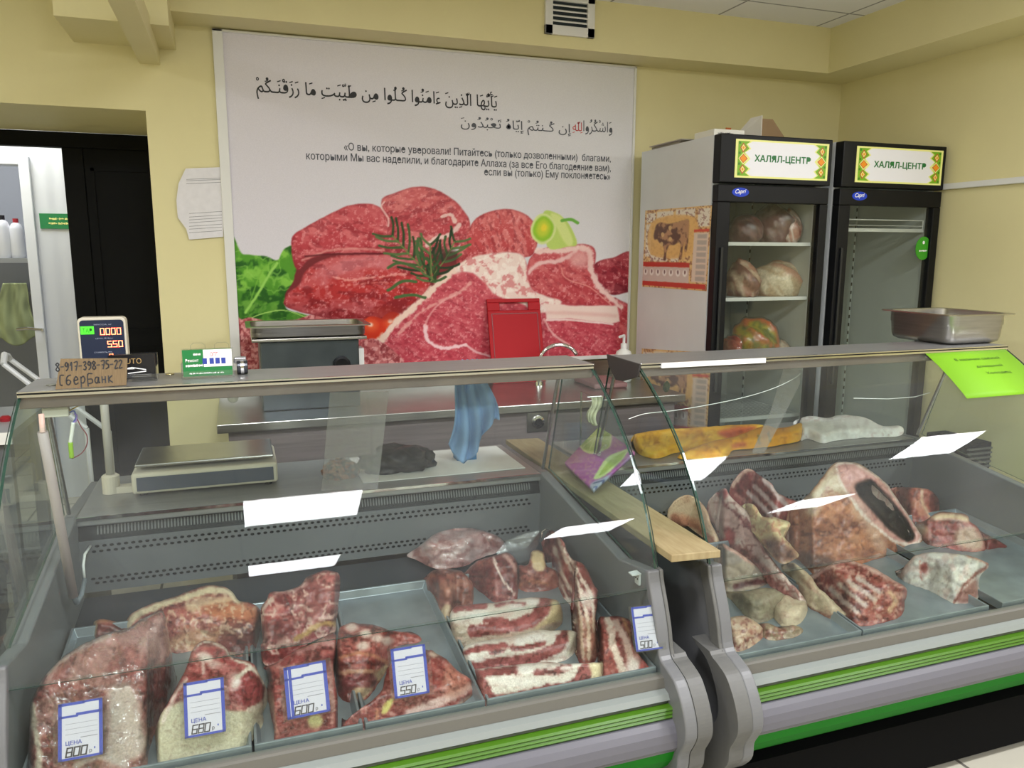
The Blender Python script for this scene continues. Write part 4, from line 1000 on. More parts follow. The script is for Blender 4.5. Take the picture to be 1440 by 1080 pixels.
muscle([(832,385),(838,370),(860,362),(892,355),(892,403),(872,414),(856,414),(840,402)], (158,50,62), (198,104,108), (104,22,36), seed=35)
# tomatoes
for cx, cy in ((525,463),(553,457)):
    p.blob((cx,cy), 19, 18, (206,52,24), 1, 0.06); p.blob((cx-3,cy-5), 9, 8, (238,120,70), 0.6, 0.8); p.blob((cx-4,cy-6), 3.5, 3, (252,220,200), 0.9, 0.6)
p.blob((545,440), 22, 10, (150,36,30), 0.6, 0.5)
# second steak, right
s2 = [(741,372),(752,354),(770,348),(800,345),(828,344),(838,356),(836,384),(850,408),(872,428),(892,440),(892,520),(860,520),(845,440),(800,428),(755,412),(741,395)]
muscle(s2, (184,64,72), (214,116,116), (150,44,54), seed=40, ang=0.6, sc=8)
p.line([(742,383),(760,370),(782,368),(800,360),(812,348)], 6, (240,200,196), 4, 0.9, rag=2); p.line([(755,352),(790,352),(826,350),(831,376),(842,402),(872,432)], 8, (244,214,206), 4, 0.9, rag=3)
p.blob((815,365), 14, 12, (232,176,172), 0.8, 0.6); p.line([(790,378),(796,392),(830,404),(860,430)], 1.8, (232,160,150), 1.2, 0.7)
# big bone-in steak
s1 = [(528,486),(545,461),(570,437),(602,409),(626,385),(652,368),(682,359),(715,355),(735,360),(742,385),(741,405),(763,417),(803,429),(868,431),(871,453),(868,480),(880,500),(860,560),(845,600),(520,600),(515,500)]
muscle(s1, (188,66,80), (214,112,118), (150,42,56), seed=60, ang=0.4, sc=6, mx=0.55)
p.line([(530,486),(548,463),(572,440),(603,412),(628,388),(655,370)], 9, (240,214,196), 4, 0.95, rag=3)
p.line([(560,470),(590,440),(620,424),(650,408),(662,395)], 4, (232,176,166), 3, 0.7, rag=3)
bz = [(640,380),(660,364),(690,357),(717,355),(736,361),(742,390),(752,410),(790,425),(760,440),(728,424),(698,416),(682,398),(664,384)]
s0 = p.c.copy(); w = 1-sm(-2, 2, sdf(p.P, crom(bz))); p.c[:] = (240,216,206); p.mottle(10, (214,130,130), 0.8, 0.5, 0.62, seed=5); p.mottle(6, (250,236,226), 0.8, 0.5, 0.62, seed=6); p.c = s0*(1-w[:,None])+p.c*w[:,None]
p.line([(598,458),(599,470),(604,481),(626,489),(655,485)], 5, (244,206,208), 2.5, 0.95, rag=2); p.line([(598,458),(606,440),(622,425),(640,415)], 2.5, (232,170,166), 2, 0.7)
p.line([(655,485),(670,494),(690,502)], 3, (238,196,196), 2, 0.8)
p.poly([(766,426),(800,430),(868,430),(872,452),(860,455),(800,448),(768,450)], (240,214,204), 1.5, 1, smooth=False); p.line([(770,440),(820,441),(866,444)], 5, (226,176,168), 5, 0.6); p.line([(768,451),(800,450),(862,456)], 2.5, (250,236,230), 1.5, 0.8)
p.line([(765,450),(778,470),(800,485)], 3, (234,180,176), 2, 0.8)
mince([(500,500),(508,482),(525,476),(545,486),(560,500),(570,520),(560,600),(495,600)], 21)
# leek
p.poly([(764,300),(780,298),(798,312),(812,342),(800,347),(770,347)], (190,214,110), 1.2); p.poly([(775,302),(790,306),(806,340),(795,344)], (220,230,150), 2, 0.8)
p.line([(790,310),(803,308),(813,313)], 4.5, (112,176,70), 1.5)
p.blob((764,322), 17.5, 22, (214,226,150), 1, 0.06, 0.15); p.blob((764,322), 14, 18, (146,196,50), 1, 0.12, 0.15); p.blob((764,321), 9, 12, (200,210,60), 0.9, 0.4, 0.15); p.blob((765,320), 4, 5, (236,216,60), 0.9, 0.5)
# rosemary
random.seed(5)
def sprig(a, b, n, L, s0_=1):
    a = np.array(a); b = np.array(b); d = (b-a)/np.hypot(*(b-a)); nrm = np.array([-d[1], d[0]])
    for i in range(n):
        c = a+(b-a)*(i/(n-1)); l = L*(0.6+0.5*math.sin(PI*(i+1)/(n+1)))
        for s in (-1, 1):
            e = c + nrm*s*l*(0.55+0.3*random.random()) - d*l*(0.7+0.3*random.random())
            mdl = (c+e)/2 + nrm*s*2.5
            g = random.choice([(44,70,36),(60,92,48),(34,56,32),(86,118,66)])
            p.line([tuple(c), tuple(mdl), tuple(e)], 3.4, g, 1.2, 0.95)
    p.line([tuple(a), tuple(b)], 1.8, (116,130,70), 1)
sprig((552,332), (612,396), 9, 30); sprig((640,340), (606,396), 7, 26); sprig((604,345), (608,392), 5, 22)
p.poly([(608,350),(640,352),(642,366),(615,366)], (44,60,40), 5, 0.5)
for l in (((545,376),(562,370),(590,378)),((546,408),(566,396),(585,396)),((556,418),(580,414),(598,418)),((588,336),(586,355),(592,372))):
    p.line(list(l), 4.2, (74,104,58), 1.4)
pr = vmesh('print', V, F4, p.out(), PRN, t)
def pline(txt, xl, yl, xr, hpx, mat, name='lettering', **k):
    a = PY(xl, yl, YP); b = PY(xr, yl, YP); h = (PY(xl, yl-hpx, YP)-a).length
    # right end uses the same height as the left end (level line)
    return lettering(name, txt, mat, t, (a.x, YP, a.z), (1,0,0), (0,0,1), width=PY(xr, yl, YP).x-a.x, height=h, lift=0.0010, **k)
PINK = M('poster_text_grey', (70,72,80), rough=0.5)
pline('«О вы, которые уверовали! Питайтесь (только дозволенными)  благами,', 484, 214.5, 859, 14.5, PINK, bold=0.012)
pline('которыми Мы вас наделили, и благодарите Аллаха (за все Его благодеяние вам),', 431, 227.5, 859, 14.5, PINK, bold=0.012)
pline('если вы (только) Ему поклоняетесь»', 681, 249.5, 858, 13.5, PINK, bold=0.012)
# Arabic verse with joined letter forms
FORMS = {'ا':(0xFE8D,0xFE8E,0,0),'أ':(0xFE83,0xFE84,0,0),'إ':(0xFE87,0xFE88,0,0),'ب':(0xFE8F,0xFE90,0xFE91,0xFE92),'ت':(0xFE95,0xFE96,0xFE97,0xFE98),'د':(0xFEA9,0xFEAA,0,0),'ذ':(0xFEAB,0xFEAC,0,0),'ر':(0xFEAD,0xFEAE,0,0),'ز':(0xFEAF,0xFEB0,0,0),'ش':(0xFEB5,0xFEB6,0xFEB7,0xFEB8),'ط':(0xFEC1,0xFEC2,0xFEC3,0xFEC4),'ع':(0xFEC9,0xFECA,0xFECB,0xFECC),'ق':(0xFED5,0xFED6,0xFED7,0xFED8),'ك':(0xFED9,0xFEDA,0xFEDB,0xFEDC),'ل':(0xFEDD,0xFEDE,0xFEDF,0xFEE0),'م':(0xFEE1,0xFEE2,0xFEE3,0xFEE4),'ن':(0xFEE5,0xFEE6,0xFEE7,0xFEE8),'ه':(0xFEE9,0xFEEA,0xFEEB,0xFEEC),'و':(0xFEED,0xFEEE,0,0),'ي':(0xFEF1,0xFEF2,0xFEF3,0xFEF4),'ء':(0xFE80,0,0,0),'ـ':(0x640,0x640,0x640,0x640)}
def shape(s):
    base = []
    for ch in s:
        if 0x64B <= ord(ch) <= 0x670 and base: base[-1][1] += ch
        else: base.append([ch, ''])
    out = []
    for i, (ch, mk) in enumerate(base):
        if ch not in FORMS: out.append((ch, mk)); continue
        f = FORMS[ch]
        prev = i > 0 and base[i-1][0] in FORMS and FORMS[base[i-1][0]][2] != 0 and f[1] != 0
        nxt = i+1 < len(base) and base[i+1][0] in FORMS and f[2] != 0 and FORMS[base[i+1][0]][1] != 0
        g = f[3] if prev and nxt else f[1] if prev else f[2] if nxt else f[0]
        out.append((chr(g), mk))
    return ''.join(m + g for g, m in reversed(out))
pline(shape('يَأَيُّهَا الَّذِينَ ءَامَنُوا كُـلُوا مِن طَيِّبَتِ مَا رَزَقْنَـكُمْ'), 361, 139, 699, 34, INK, 'verse_lettering', bold=0.006)
REDI = M('poster_text_red', (190,60,60), rough=0.5)
a = [('وَاشْكُرُوا', 812, 861), ('لِلَّهِ', 803, 815)]
pline(shape('وَاشْكُرُوا'), 820, 189, 861, 22, PINK, 'verse_lettering'); pline(shape('لِلَّهِ'), 805, 187, 819, 17, REDI, 'verse_lettering')
pline(shape('إِن كُـنتُمْ إِيَّاهُ تَعْبُدُونَ'), 648, 185, 803, 22, PINK, 'verse_lettering')
# ================================================================ MEAT IN THE CASES
MEAT = vcol('fresh_meat', rough=0.33, spec=0.45, nscale=260, amt=0.22, bump=0.45, bscale=120)
MEATW = vcol('fat_and_skin', rough=0.5, spec=0.3, nscale=200, amt=0.14, bump=0.4, bscale=90)
def zoomer(ox, oy, s): return lambda *pts: [(ox+x/s, oy+y/s) for x, y in pts]
zA = zoomer(0,840,4.5); zB = zoomer(300,780,3.6); zC = zoomer(560,720,3.6); zD = zoomer(900,620,4.0); zE = zoomer(1120,600,4.5); zG = zoomer(1240,780,7.2); zI = zoomer(0,0,1.0)
RED_, DRED, PINKM, FAT, CREAM, BONE = (160,50,54), (104,24,30), (206,110,106), (232,212,196), (222,196,156), (226,208,160)
def smax(a, b, k):
    h = np.clip(0.5+0.5*(a-b)/k, 0, 1); return b*(1-h)+a*h+k*h*(1-h)
def meat(label, outline, H, ops, case=1, lift=0.0, lean=0.4, slope=TRS, seed=1, sp=2.6, bump=0.008, base=RED_, name='meat_cut', cat='meat', group=None, ymax=2.40, pit=None, wrap=False, mat=None, warp=2.2, rnd=10, k=0.03, gain=0.86, rag=1.2, floor=None, plain=False):
    dy = 0.0 if case == 1 else -0.01; dz_ = 0.0 if case == 1 else -0.005
    ol = crom(outline, True, 6)
    # resample boundary, slightly ragged
    arr = np.array(ol); seg = np.hypot(*(np.roll(arr,-1,0)-arr).T); L = np.concatenate([[0], np.cumsum(seg)]); n = max(24, int(L[-1]/3.0))
    tt = np.linspace(0, L[-1], n, endpoint=False); ar2 = np.vstack([arr, arr[:1]])
    B = np.stack([np.interp(tt, L, ar2[:,0]), np.interp(tt, L, ar2[:,1])], 1)
    B += rag*2*np.stack([fbm(B[:,0]/9, B[:,1]/9, seed+1)-0.5, fbm(B[:,0]/9, B[:,1]/9, seed+2)-0.5], 1)
    x0, y0 = B.min(0); x1, y1 = B.max(0)
    gx, gy = np.meshgrid(np.arange(x0, x1, sp), np.arange(y0, y1, sp)); gx = gx + (np.arange(gx.shape[0]) % 2)[:,None]*sp*0.5
    G = np.stack([gx.ravel(), gy.ravel()], 1); sd = sdf(G, [tuple(b) for b in B]); G = G[sd < -sp*0.55]
    pts = np.vstack([B, G]); m = len(B)
    vs2, ed, fc, ov, oe, of = geometry.delaunay_2d_cdt([Vector(q) for q in pts], [], [list(range(m))], 1, 1e-4)
    Q = np.array([v[:] for v in vs2]); orig = np.array([o[0] if o else -1 for o in ov])
    # bottom boundary of each column
    yb = np.full(len(Q), -1e9); 
    Bn = np.roll(B, -1, 0)
    for (ax, ay), (bx, by) in zip(B, Bn):
        lo, hi = min(ax, bx)-0.01, max(ax, bx)+0.01
        w = (Q[:,0] >= lo) & (Q[:,0] <= hi)
        yy_ = ay+(by-ay)*np.clip((Q[:,0]-ax)/(bx-ax if abs(bx-ax) > 1e-6 else 1e-6), 0, 1)
        yb = np.where(w & (yy_ > yb), yy_, yb)
    yb = np.where(yb < Q[:,1], Q[:,1], yb)
    D = _F[None]*CF + _R[None]*(Q[:,:1]-720) - _U[None]*(Q[:,1:]-540)
    Db = _F[None]*CF + _R[None]*(Q[:,:1]-720) - _U[None]*(yb[:,None]-540)
    fz = (TRZ0, TRS, TRY0+dy) if floor is None else floor
    z0 = fz[0] + dz_ - fz[1]*fz[2] + lift                       # plane: z = z0 + fz1*y
    tb = (z0-1.53)/(Db[:,2]-fz[1]*Db[:,1]); Pb = CAM + Db*tb[:,None]
    # front face through the base point, leaning back
    tf = (Pb[:,1] + lean*(1.53-Pb[:,2]))/(D[:,1]-lean*D[:,2])
    yref = np.median(Pb[:,1])
    s2 = slope; zt = z0 + fz[1]*yref + H - s2*yref
    tt2 = (zt-1.53)/(D[:,2]-s2*D[:,1])
    dist = np.hypot(np.hypot(D[:,0], D[:,1]), D[:,2]); kk = k/dist
    t = smax(tf, tt2, kk)
    sdv = -sdf(Q, [tuple(b) for b in B]); up = np.clip((yb-Q[:,1])/14.0, 0, 1)
    r = np.clip(sdv/rnd, 0, 1); push = (1-np.sqrt(1-(1-r)**2+1e-9))*0.022*up
    nz = (fbm(Q[:,0]/26, Q[:,1]/26, seed+20, 3)-0.5)*2.2*bump + (fbm(Q[:,0]/9, Q[:,1]/9, seed+30, 4)-0.5)*1.5*bump - (1-sm(0,0.10,np.abs(fbm(Q[:,0]/30, Q[:,1]/22, seed+33, 3)-0.5)))*0.5*bump
    t = t + (push - nz*np.clip(sdv/6, 0, 1))/dist
    t = np.minimum(t, (ymax+dy)/D[:,1])
    if pit is not None:
        w = 1-sm(-6, 3, sdf(Q, crom(pit[0]))); t = t + w*pit[1]/dist
    if floor is None:                                     # stays behind the lower glass strip
        gb = 0.4536; ga = 1.584-0.478*gb+0.030+dy
        t = np.maximum(t, (ga+1.53*gb-dz_*gb)/(D[:,1]-gb*D[:,2]))
    V = CAM + D*t[:,None]
    zfl = z0 + fz[1]*V[:,1] + 0.0005
    low = V[:,2] < zfl
    tz = (z0+0.0006-1.53)/(D[:,2]-fz[1]*D[:,1]); V[low] = (CAM + D*tz[:,None])[low]
    p = Paint(Q, base, warp=warp, wscale=16, seed=seed, gain=gain)
    ops(p)
    if plain: gain_ = 1
    redness = (0.0 if plain else 1.0)*sm(1.25, 2.0, p.c[:,0]/np.maximum(p.c[:,1], 1)); xx_, yy_ = Q[:,0], Q[:,1]
    p.mul((0.08+0.45*redness)*sm(0.5, 0.68, fbm(xx_/6, yy_/6, seed+71)), (0.62,0.45,0.45))
    p.mul((0.25+0.6*redness)*(1-sm(0.010, 0.03, np.abs(fbm(xx_/28, yy_/20, seed+75, 3)-0.5))), (0.6,0.42,0.42))
    p.mul(1.0*sm(0.45, 0.75, fbm(xx_/34, yy_/34, seed+78, 2))*redness, (0.82,0.72,0.72))
    p.c += (14*redness*sm(0.55, 0.7, fbm(xx_/3.4, yy_/3.4, seed+79)))[:,None]
    if not plain:
        df = p.c[:,0]-p.c[:,1]; p.c[:,1] += 0.13*df; p.c[:,2] += 0.07*df; p.c[:,0] -= 0.03*df
    col = p.out()
    N = len(V); bot = V.copy(); bot[:,1] += 0.03*up; bot[:,2] = z0 + fz[1]*bot[:,1] + 0.0003
    # shared boundary, closed underside
    F = [tuple(f) for f in fc]
    idx = {}
    for i, o in enumerate(orig):
        if 0 <= o < m: idx[o] = i
    loop = [idx[i] for i in range(m) if i in idx]
    sides = [(loop[i], loop[(i+1) % len(loop)], loop[(i+1) % len(loop)]+N, loop[i]+N) for i in range(len(loop))]
    allF = F + [tuple(i+N for i in reversed(f)) for f in F] + sides
    VV = np.vstack([V, bot]); CC = np.vstack([col, col*0.9])
    o = vmesh(name, VV, allF, CC, mat or MEAT)
    bm = bmesh.new(); bm.from_mesh(o.data); bmesh.ops.recalc_face_normals(bm, faces=bm.faces); bm.to_mesh(o.data); bm.free()
    tag(o, label, cat, group)
    if wrap:
        W = V - D/dist[:,None]*(0.004+0.010*fbm(Q[:,0]/5+Q[:,1]/30, Q[:,1]/34-Q[:,0]/60, seed+60, 3)+0.004*fbm(Q[:,0]/30, Q[:,1]/9, seed+61, 2))[:,None]; W[:,2] += 0.002
        vmesh('plastic_wrap', W, F, col, WRAP, o)
    return o
def flesh(p, a=1.0, sc=9, hi=PINKM, dk=DRED, ang=0.3, seed=0):
    p.mottle(sc*2.2, dk, 0.6*a, 0.48, 0.66, sx=1.8, ang=ang, seed=seed); p.mottle(sc, hi, 0.55*a, 0.5, 0.66, sx=2.0, ang=ang, seed=seed+3)
    p.veins(sc*2.5, (226,180,170), 0.45*a, 0.035, seed=seed+5, sx=1.6, ang=ang); p.mottle(3.5, (220,150,140), 0.35*a, 0.6, 0.72, seed=seed+8)
# 1 wrapped joint
def o1(p):
    flesh(p, 0.9, 11, ang=1.0); p.mottle(14, (214,170,160), 0.5, 0.5, 0.62, sy=2.5, ang=0.5, seed=30)
    p.poly(zA((690,600),(800,540),(880,640),(900,800),(930,900),(900,1000),(760,1060),(660,1000),(680,800)), (214,196,184), 8, 0.85)
    p.line(zA((205,680),(225,820),(240,960),(250,1080)), 9, (222,206,184), 4, 0.9, rag=3)
    p.poly(zA((620,250),(760,220),(900,150),(1030,110),(1060,300),(1000,420),(900,330),(760,300)), (206,160,156), 9, 0.6)
    p.line(zA((300,480),(420,380),(560,300),(700,240)), 5, (214,186,178), 3, 0.8, rag=3)
    p.poly(zA((950,470),(1100,480),(1090,620),(960,660)), (120,30,34), 6, 0.7)
    p.line(zA((480,1060),(640,1010),(800,1070)), 8, (218,196,188), 5, 0.8)
meat('large meat joint wrapped in glossy plastic film at the left end of the left case', zA((1030,90),(1052,150),(1072,250),(1092,400),(1115,540),(1100,640),(1045,760),(970,880),(940,980),(910,1100),(700,1190),(220,1190),(180,1050),(185,850),(190,690),(230,590),(290,490),(400,380),(520,300),(680,230),(800,200),(900,140),(980,100)), 0.155, o1, seed=5, wrap=True, base=(150,58,58), lean=0.46, k=0.06, slope=0.25)
def o2(p): flesh(p, 0.8); p.line(zA((600,150),(595,240)), 6, CREAM, 3, 0.9); p.line(zA((610,150),(700,150),(790,195)), 4, (206,130,90), 3, 0.8)
meat('small reddish-brown meat offcut lying behind the wrapped joint', zA((590,180),(600,150),(650,138),(720,150),(760,185),(810,195),(800,225),(700,240),(620,262),(595,240)), 0.035, o2, seed=7, base=(140,52,46))
def o3(p):
    flesh(p, 0.7, 8, ang=-0.4)
    p.poly(zI((300,845),(330,842),(352,852),(362,866),(350,876),(325,872),(300,868),(285,858)), (208,112,80), 5, 0.85); p.mottle(8, (226,150,110), 0.3, 0.55, 0.7)
    p.line(zI((180,880),(192,866),(212,856),(244,845),(268,838),(296,830),(320,832),(334,844)), 9, (226,202,168), 3, 0.97, rag=1.5)
    p.line(zI((188,884),(206,868),(236,856),(262,848),(290,844)), 6, (136,42,50), 3, 0.85)
    p.poly(zI((262,850),(290,838),(325,842),(318,850),(290,852),(270,862)), (224,196,160), 4, 0.7)
    p.poly(zI((240,900),(270,885),(300,888),(330,880),(345,890),(300,905),(262,915),(242,912)), (206,166,128), 5, 0.6)
    p.poly(zI((305,900),(330,880),(362,880),(366,900),(350,925),(320,920)), (110,34,38), 5, 0.7)
    p.veins(16, (236,206,176), 0.6, 0.05, seed=2)
meat('broad round slab of meat with a cream fat rim along its top edge', zI((176,884),(178,872),(189,860),(211,850),(244,840),(262,832),(295,823),(318,826),(329,836),(337,845),(355,849),(367,860),(369,876),(363,899),(356,920),(342,924),(325,922),(305,915),(268,916),(242,918),(222,905),(200,897),(184,893)), 0.075, o3, seed=9, base=(168,72,70), slope=0.2)
def o4(p):
    flesh(p, 0.8, 8)
    p.poly(zI((222,1012),(240,992),(262,986),(300,996),(340,1000),(368,985),(380,985),(380,1100),(215,1100)), (204,190,164), 3, 1.0); p.mottle(30, (186,168,140), 0.25, 0.45, 0.65)
    p.blob((351,974), 20, 18, (150,44,52), 0.95, 0.25); p.blob((330,958), 9, 12, (226,206,196), 0.9, 0.4)
    p.line(zI((331,952),(352,940),(366,952),(374,970),(370,988),(350,998)), 6, (228,206,188), 2.5, 0.95)
    p.line(zI((272,914),(284,903),(300,904),(316,912),(326,926),(345,933),(360,944)), 3, (232,212,194), 2, 0.95)
    p.blob((288,925), 12, 7, (236,206,196), 0.9, 0.4, 0.3); p.blob((302,936), 9, 6, (222,180,172), 0.9, 0.4); p.line(zI((286,930),(286,948)), 4, (232,196,186), 2, 0.8)
    p.line(zI((228,1016),(248,975),(262,955)), 5, (226,196,186), 3, 0.8, rag=2)
    p.poly(zI((300,940),(318,935),(330,945),(322,970),(306,980)), (196,110,110), 4, 0.6)
s_ = meat('bone-in leg cut with red face above and pale skin below, behind the 680 card', zI((284,901),(305,903),(318,911),(326,924),(353,931),(364,947),(375,969),(377,985),(370,1002),(370,1018),(356,1040),(336,1062),(305,1088),(262,1098),(228,1092),(220,1060),(218,1030),(224,1010),(236,988),(250,962),(260,944),(270,916)), 0.125, o4, seed=12, base=(158,48,56), lean=0.44, k=0.05)
def o5(p):
    flesh(p, 1, 9, ang=-0.6); p.poly(zB((480,110),(620,90),(640,200),(600,300),(520,330),(480,220)), (196,104,104), 10, 0.55); p.veins(22, (232,190,176), 0.8, 0.05, seed=9)
    p.line(zB((420,430),(480,390),(540,355),(612,350)), 7, (196,146,84), 3, 0.95, rag=2); p.line(zB((248,330),(250,280),(300,225)), 6, (232,206,190), 4, 0.8, rag=2)
    p.blob(zB((330,390))[0], 22, 12, (128,34,40), 0.6, 0.6, -0.5); p.line(zB((320,190),(400,180),(470,150)), 6, (226,180,176), 5, 0.6)
meat('thick dark red steak lying on top at the back of the narrow tray', zB((245,330),(240,270),(270,230),(290,190),(350,185),(430,160),(480,110),(560,82),(625,88),(642,120),(640,190),(632,260),(622,350),(612,400),(560,415),(500,440),(430,480),(350,525),(300,562),(250,545),(240,470),(258,400)), 0.10, o5, seed=15, base=(158,48,54), lift=0.02, slope=0.3)
def o6(p):
    flesh(p, 1, 8, seed=2); p.blob(zB((515,845))[0], 11, 10, (226,214,150), 0.95, 0.3); p.line(zB((430,490),(500,460),(600,440)), 9, (206,146,146), 6, 0.6, rag=3)
    p.line(zB((290,700),(310,860),(330,940)), 5, (226,180,160), 3, 0.7, rag=3); p.poly(zB((330,880),(560,880),(600,940),(340,1000)), (176,84,82), 8, 0.7); p.line(zB((600,560),(600,700),(610,850)), 5, (214,150,140), 4, 0.6, rag=2)
meat('red meat cut with a round yellowish bone end, behind the 600 card', zB((612,395),(620,480),(605,560),(625,700),(632,840),(605,940),(520,970),(430,992),(340,1008),(308,962),(310,900),(290,800),(272,700),(282,600),(252,575),(300,555),(360,520),(430,480),(520,440)), 0.085, o6, seed=18, base=(150,44,50), lean=0.44)
def o7(p):
    flesh(p, 1, 8, seed=4); p.line(zB((640,520),(760,500),(880,540)), 5, (196,120,90), 3, 0.8, rag=2); p.line(zB((640,560),(760,545),(870,560)), 4, (100,26,30), 3, 0.8)
    p.line(zB((640,600),(760,590),(860,585)), 6, (206,150,120), 3, 0.8, rag=2); p.poly(zB((700,690),(790,620),(880,555),(870,600),(790,700),(740,735)), (222,190,150), 2, 0.9); p.line(zB((640,680),(720,640),(800,640)), 18, (150,60,70), 5, 0.8)
    for c in ((700,370),(770,400),(830,420),(880,440),(760,460)): p.blob(zB(c)[0], 9, 6, (232,204,192), 0.85, 0.5)
    p.line(zB((640,390),(690,410),(720,430)), 6, (90,24,28), 3, 0.8)
meat('rib chunk with pale bone ends in the middle tray, behind the 550 card', zB((640,372),(690,345),(760,350),(830,360),(900,385),(990,395),(1050,420),(1042,445),(920,470),(892,560),(862,610),(805,700),(760,740),(690,748),(640,722),(622,650),(618,500),(628,430)), 0.09, o7, seed=21, base=(156,50,50))
def o8(p):
    flesh(p, 1, 7, seed=6); p.line(zB((990,800),(1080,770),(1200,720),(1300,670)), 12, (232,196,190), 6, 0.85, rag=3); p.poly(zB((1180,560),(1260,600),(1310,660),(1240,720),(1160,700)), (196,120,104), 7, 0.7)  # pinkish-white band is a highlight painted into the meat colour
    p.poly(zB((850,800),(870,750),(915,730),(900,770),(870,805)), (222,206,120), 2, 0.95); p.line(zB((830,840),(830,790)), 5, (214,130,100), 3, 0.8); p.poly(zB((1150,820),(1310,700),(1320,720),(1200,810)), (120,104,90), 3, 0.8)
    p.line(zB((700,900),(850,860),(1000,830)), 8, (176,80,74), 6, 0.6, rag=3); p.blob(zB((1120,500))[0], 8, 5, (226,196,176), 0.8, 0.5)
meat('long red meat piece with a painted highlight band at the front of the middle tray', zB((1090,480),(1130,500),(1180,530),(1240,590),(1300,630),(1322,680),(1312,712),(1250,762),(1150,822),(1000,862),(850,902),(740,932),(680,937),(652,892),(665,850),(720,800),(800,740),(850,690),(870,620),(890,560),(960,500)), 0.06, o8, seed=24, base=(158,48,50), lean=0.44)
# mince bag behind the trays
def o9(p):
    p.mottle(12, (176,84,84), 0.8, 0.48, 0.64); p.mottle(5, (236,200,200), 0.7, 0.5, 0.66, sx=2.5); p.mottle(16, (236,214,214), 0.4, 0.5, 0.7, seed=9)
b_ = meat('plastic bag of pink minced meat lying behind the trays in the left case', zC((45,218),(110,170),(180,115),(250,90),(350,80),(430,95),(500,120),(542,160),(540,190),(480,212),(400,240),(340,272),(250,288),(190,287),(140,267),(90,240)), 0.075, o9, seed=27, base=(208,150,150), name='mince_bag', cat='bag', wrap=True, lean=0.2, ymax=2.415, floor=(0.469,0.0827,1.60))
A = [PY(x, y, 2.26) for x, y in zC((500,215),(560,160),(640,110),(708,86),(725,130),(718,175),(660,235),(610,255))]
CLF = glassmat('translucent_reflection', (0.9,0.9,0.9), 0.08, haze=0.22, rough=0.15, bump=1.0, bscale=30, power=3, hazecol=(225,225,230))
vs = [v + Vector((0, 0.02*math.sin(i*1.7), 0)) for i, v in enumerate(A)]; c_ = sum(vs, Vector())/len(vs) + Vector((0,-0.02,0.0))
m = MB().add(vs+[c_], [(i, (i+1) % len(vs), len(vs)) for i in range(len(vs))]); m.add([v+Vector((0,0.012,-0.002)) for v in vs]+[c_+Vector((0,0.02,0))], [(i, (i+1) % len(vs), len(vs)) for i in range(len(vs))])
m.build('bag_tail', CLF, b_)
def o10(p): flesh(p, 0.8, 7); p.mottle(9, (196,120,100), 0.6, 0.5, 0.65); p.poly(zC((205,545),(225,480),(262,470),(272,510),(255,560)), (206,176,146), 2, 0.9); p.blob(zC((250,380))[0], 16, 9, (206,140,120), 0.6, 0.6)
meat('brownish lump of meat with a pale bone stub, rear left of the breast tray', zC((138,330),(180,295),(250,288),(320,300),(370,350),(382,400),(376,470),(335,492),(290,482),(272,560),(240,572),(208,542),(190,480),(150,430),(134,370)), 0.09, o10, seed=30, base=(146,66,60))
def o11(p): flesh(p, 0.6, 8); p.line(zC((485,235),(505,300),(525,345),(560,380),(590,420)), 3, (236,206,196), 1.5, 0.95, rag=1); p.line(zC((540,215),(575,250),(598,290)), 6, (226,176,166), 4, 0.8, rag=2); p.blob(zC((430,260))[0], 12, 5, (196,90,80), 0.7, 0.5)
meat('dark red lean lump with one thin white sinew, behind the breast slabs', zC((338,312),(380,260),(430,235),(500,215),(560,208),(600,250),(604,330),(606,420),(595,447),(540,452),(490,458),(450,432),(400,392),(350,352)), 0.10, o11, seed=33, base=(134,36,40))
def o12(p): flesh(p, 0.8, 6); p.poly(zC((675,200),(735,205),(745,290),(690,290)), (214,180,136), 2, 0.95); p.line(zC((610,370),(680,350),(760,370)), 5, (196,110,80), 3, 0.8, rag=2)
meat('small brownish piece with an upright cream bone stub beside the rib strip', zC((600,275),(655,265),(678,198),(735,202),(748,270),(800,300),(822,360),(770,395),(700,405),(640,402),(603,372)), 0.085, o12, seed=36, base=(150,60,50))
def o13(p):
    flesh(p, 0.8, 5, ang=1.2)
    for l, w in ((((770,110),(800,220),(840,340),(900,430),(925,560),(935,740)), 4), (((800,130),(850,240),(900,330),(930,420),(960,560),(965,740)), 5), (((840,190),(900,280),(950,370),(985,450),(990,600)), 4), (((780,280),(830,380),(870,460),(900,560)), 3)):
        p.line(zC(*l), w, (232,206,190), 2, 0.9, rag=2)
    p.blob(zC((860,450))[0], 8, 6, (240,214,204), 0.9, 0.5); p.blob(zC((960,440))[0], 10, 14, (232,206,196), 0.8, 0.5); p.poly(zC((910,540),(1000,540),(1005,720),(930,740)), (206,160,130), 5, 0.5); p.blob(zC((780,140))[0], 7, 9, (120,30,34), 0.8, 0.4)
r_ = meat('long rib strip striped red and white, standing at the right side of the left case', zC((768,92),(832,140),(872,230),(942,270),(992,370),(1017,412),(1002,500),(1002,600),(1012,700),(992,762),(925,775),(905,690),(898,560),(880,485),(830,425),(800,335),(760,262),(738,185),(735,150)), 0.10, o13, seed=39, base=(140,44,44), slope=0.5)
hk = [PY(x, y, 2.24) for x, y in zC((726,128),(728,100),(745,87),(765,92),(772,112),(768,140))]
tag(MB().tube(hk, 0.0018, 8).build('meat_hook', CHROME), 'small bent steel hook stuck in the tip of the long rib strip', 'hook')
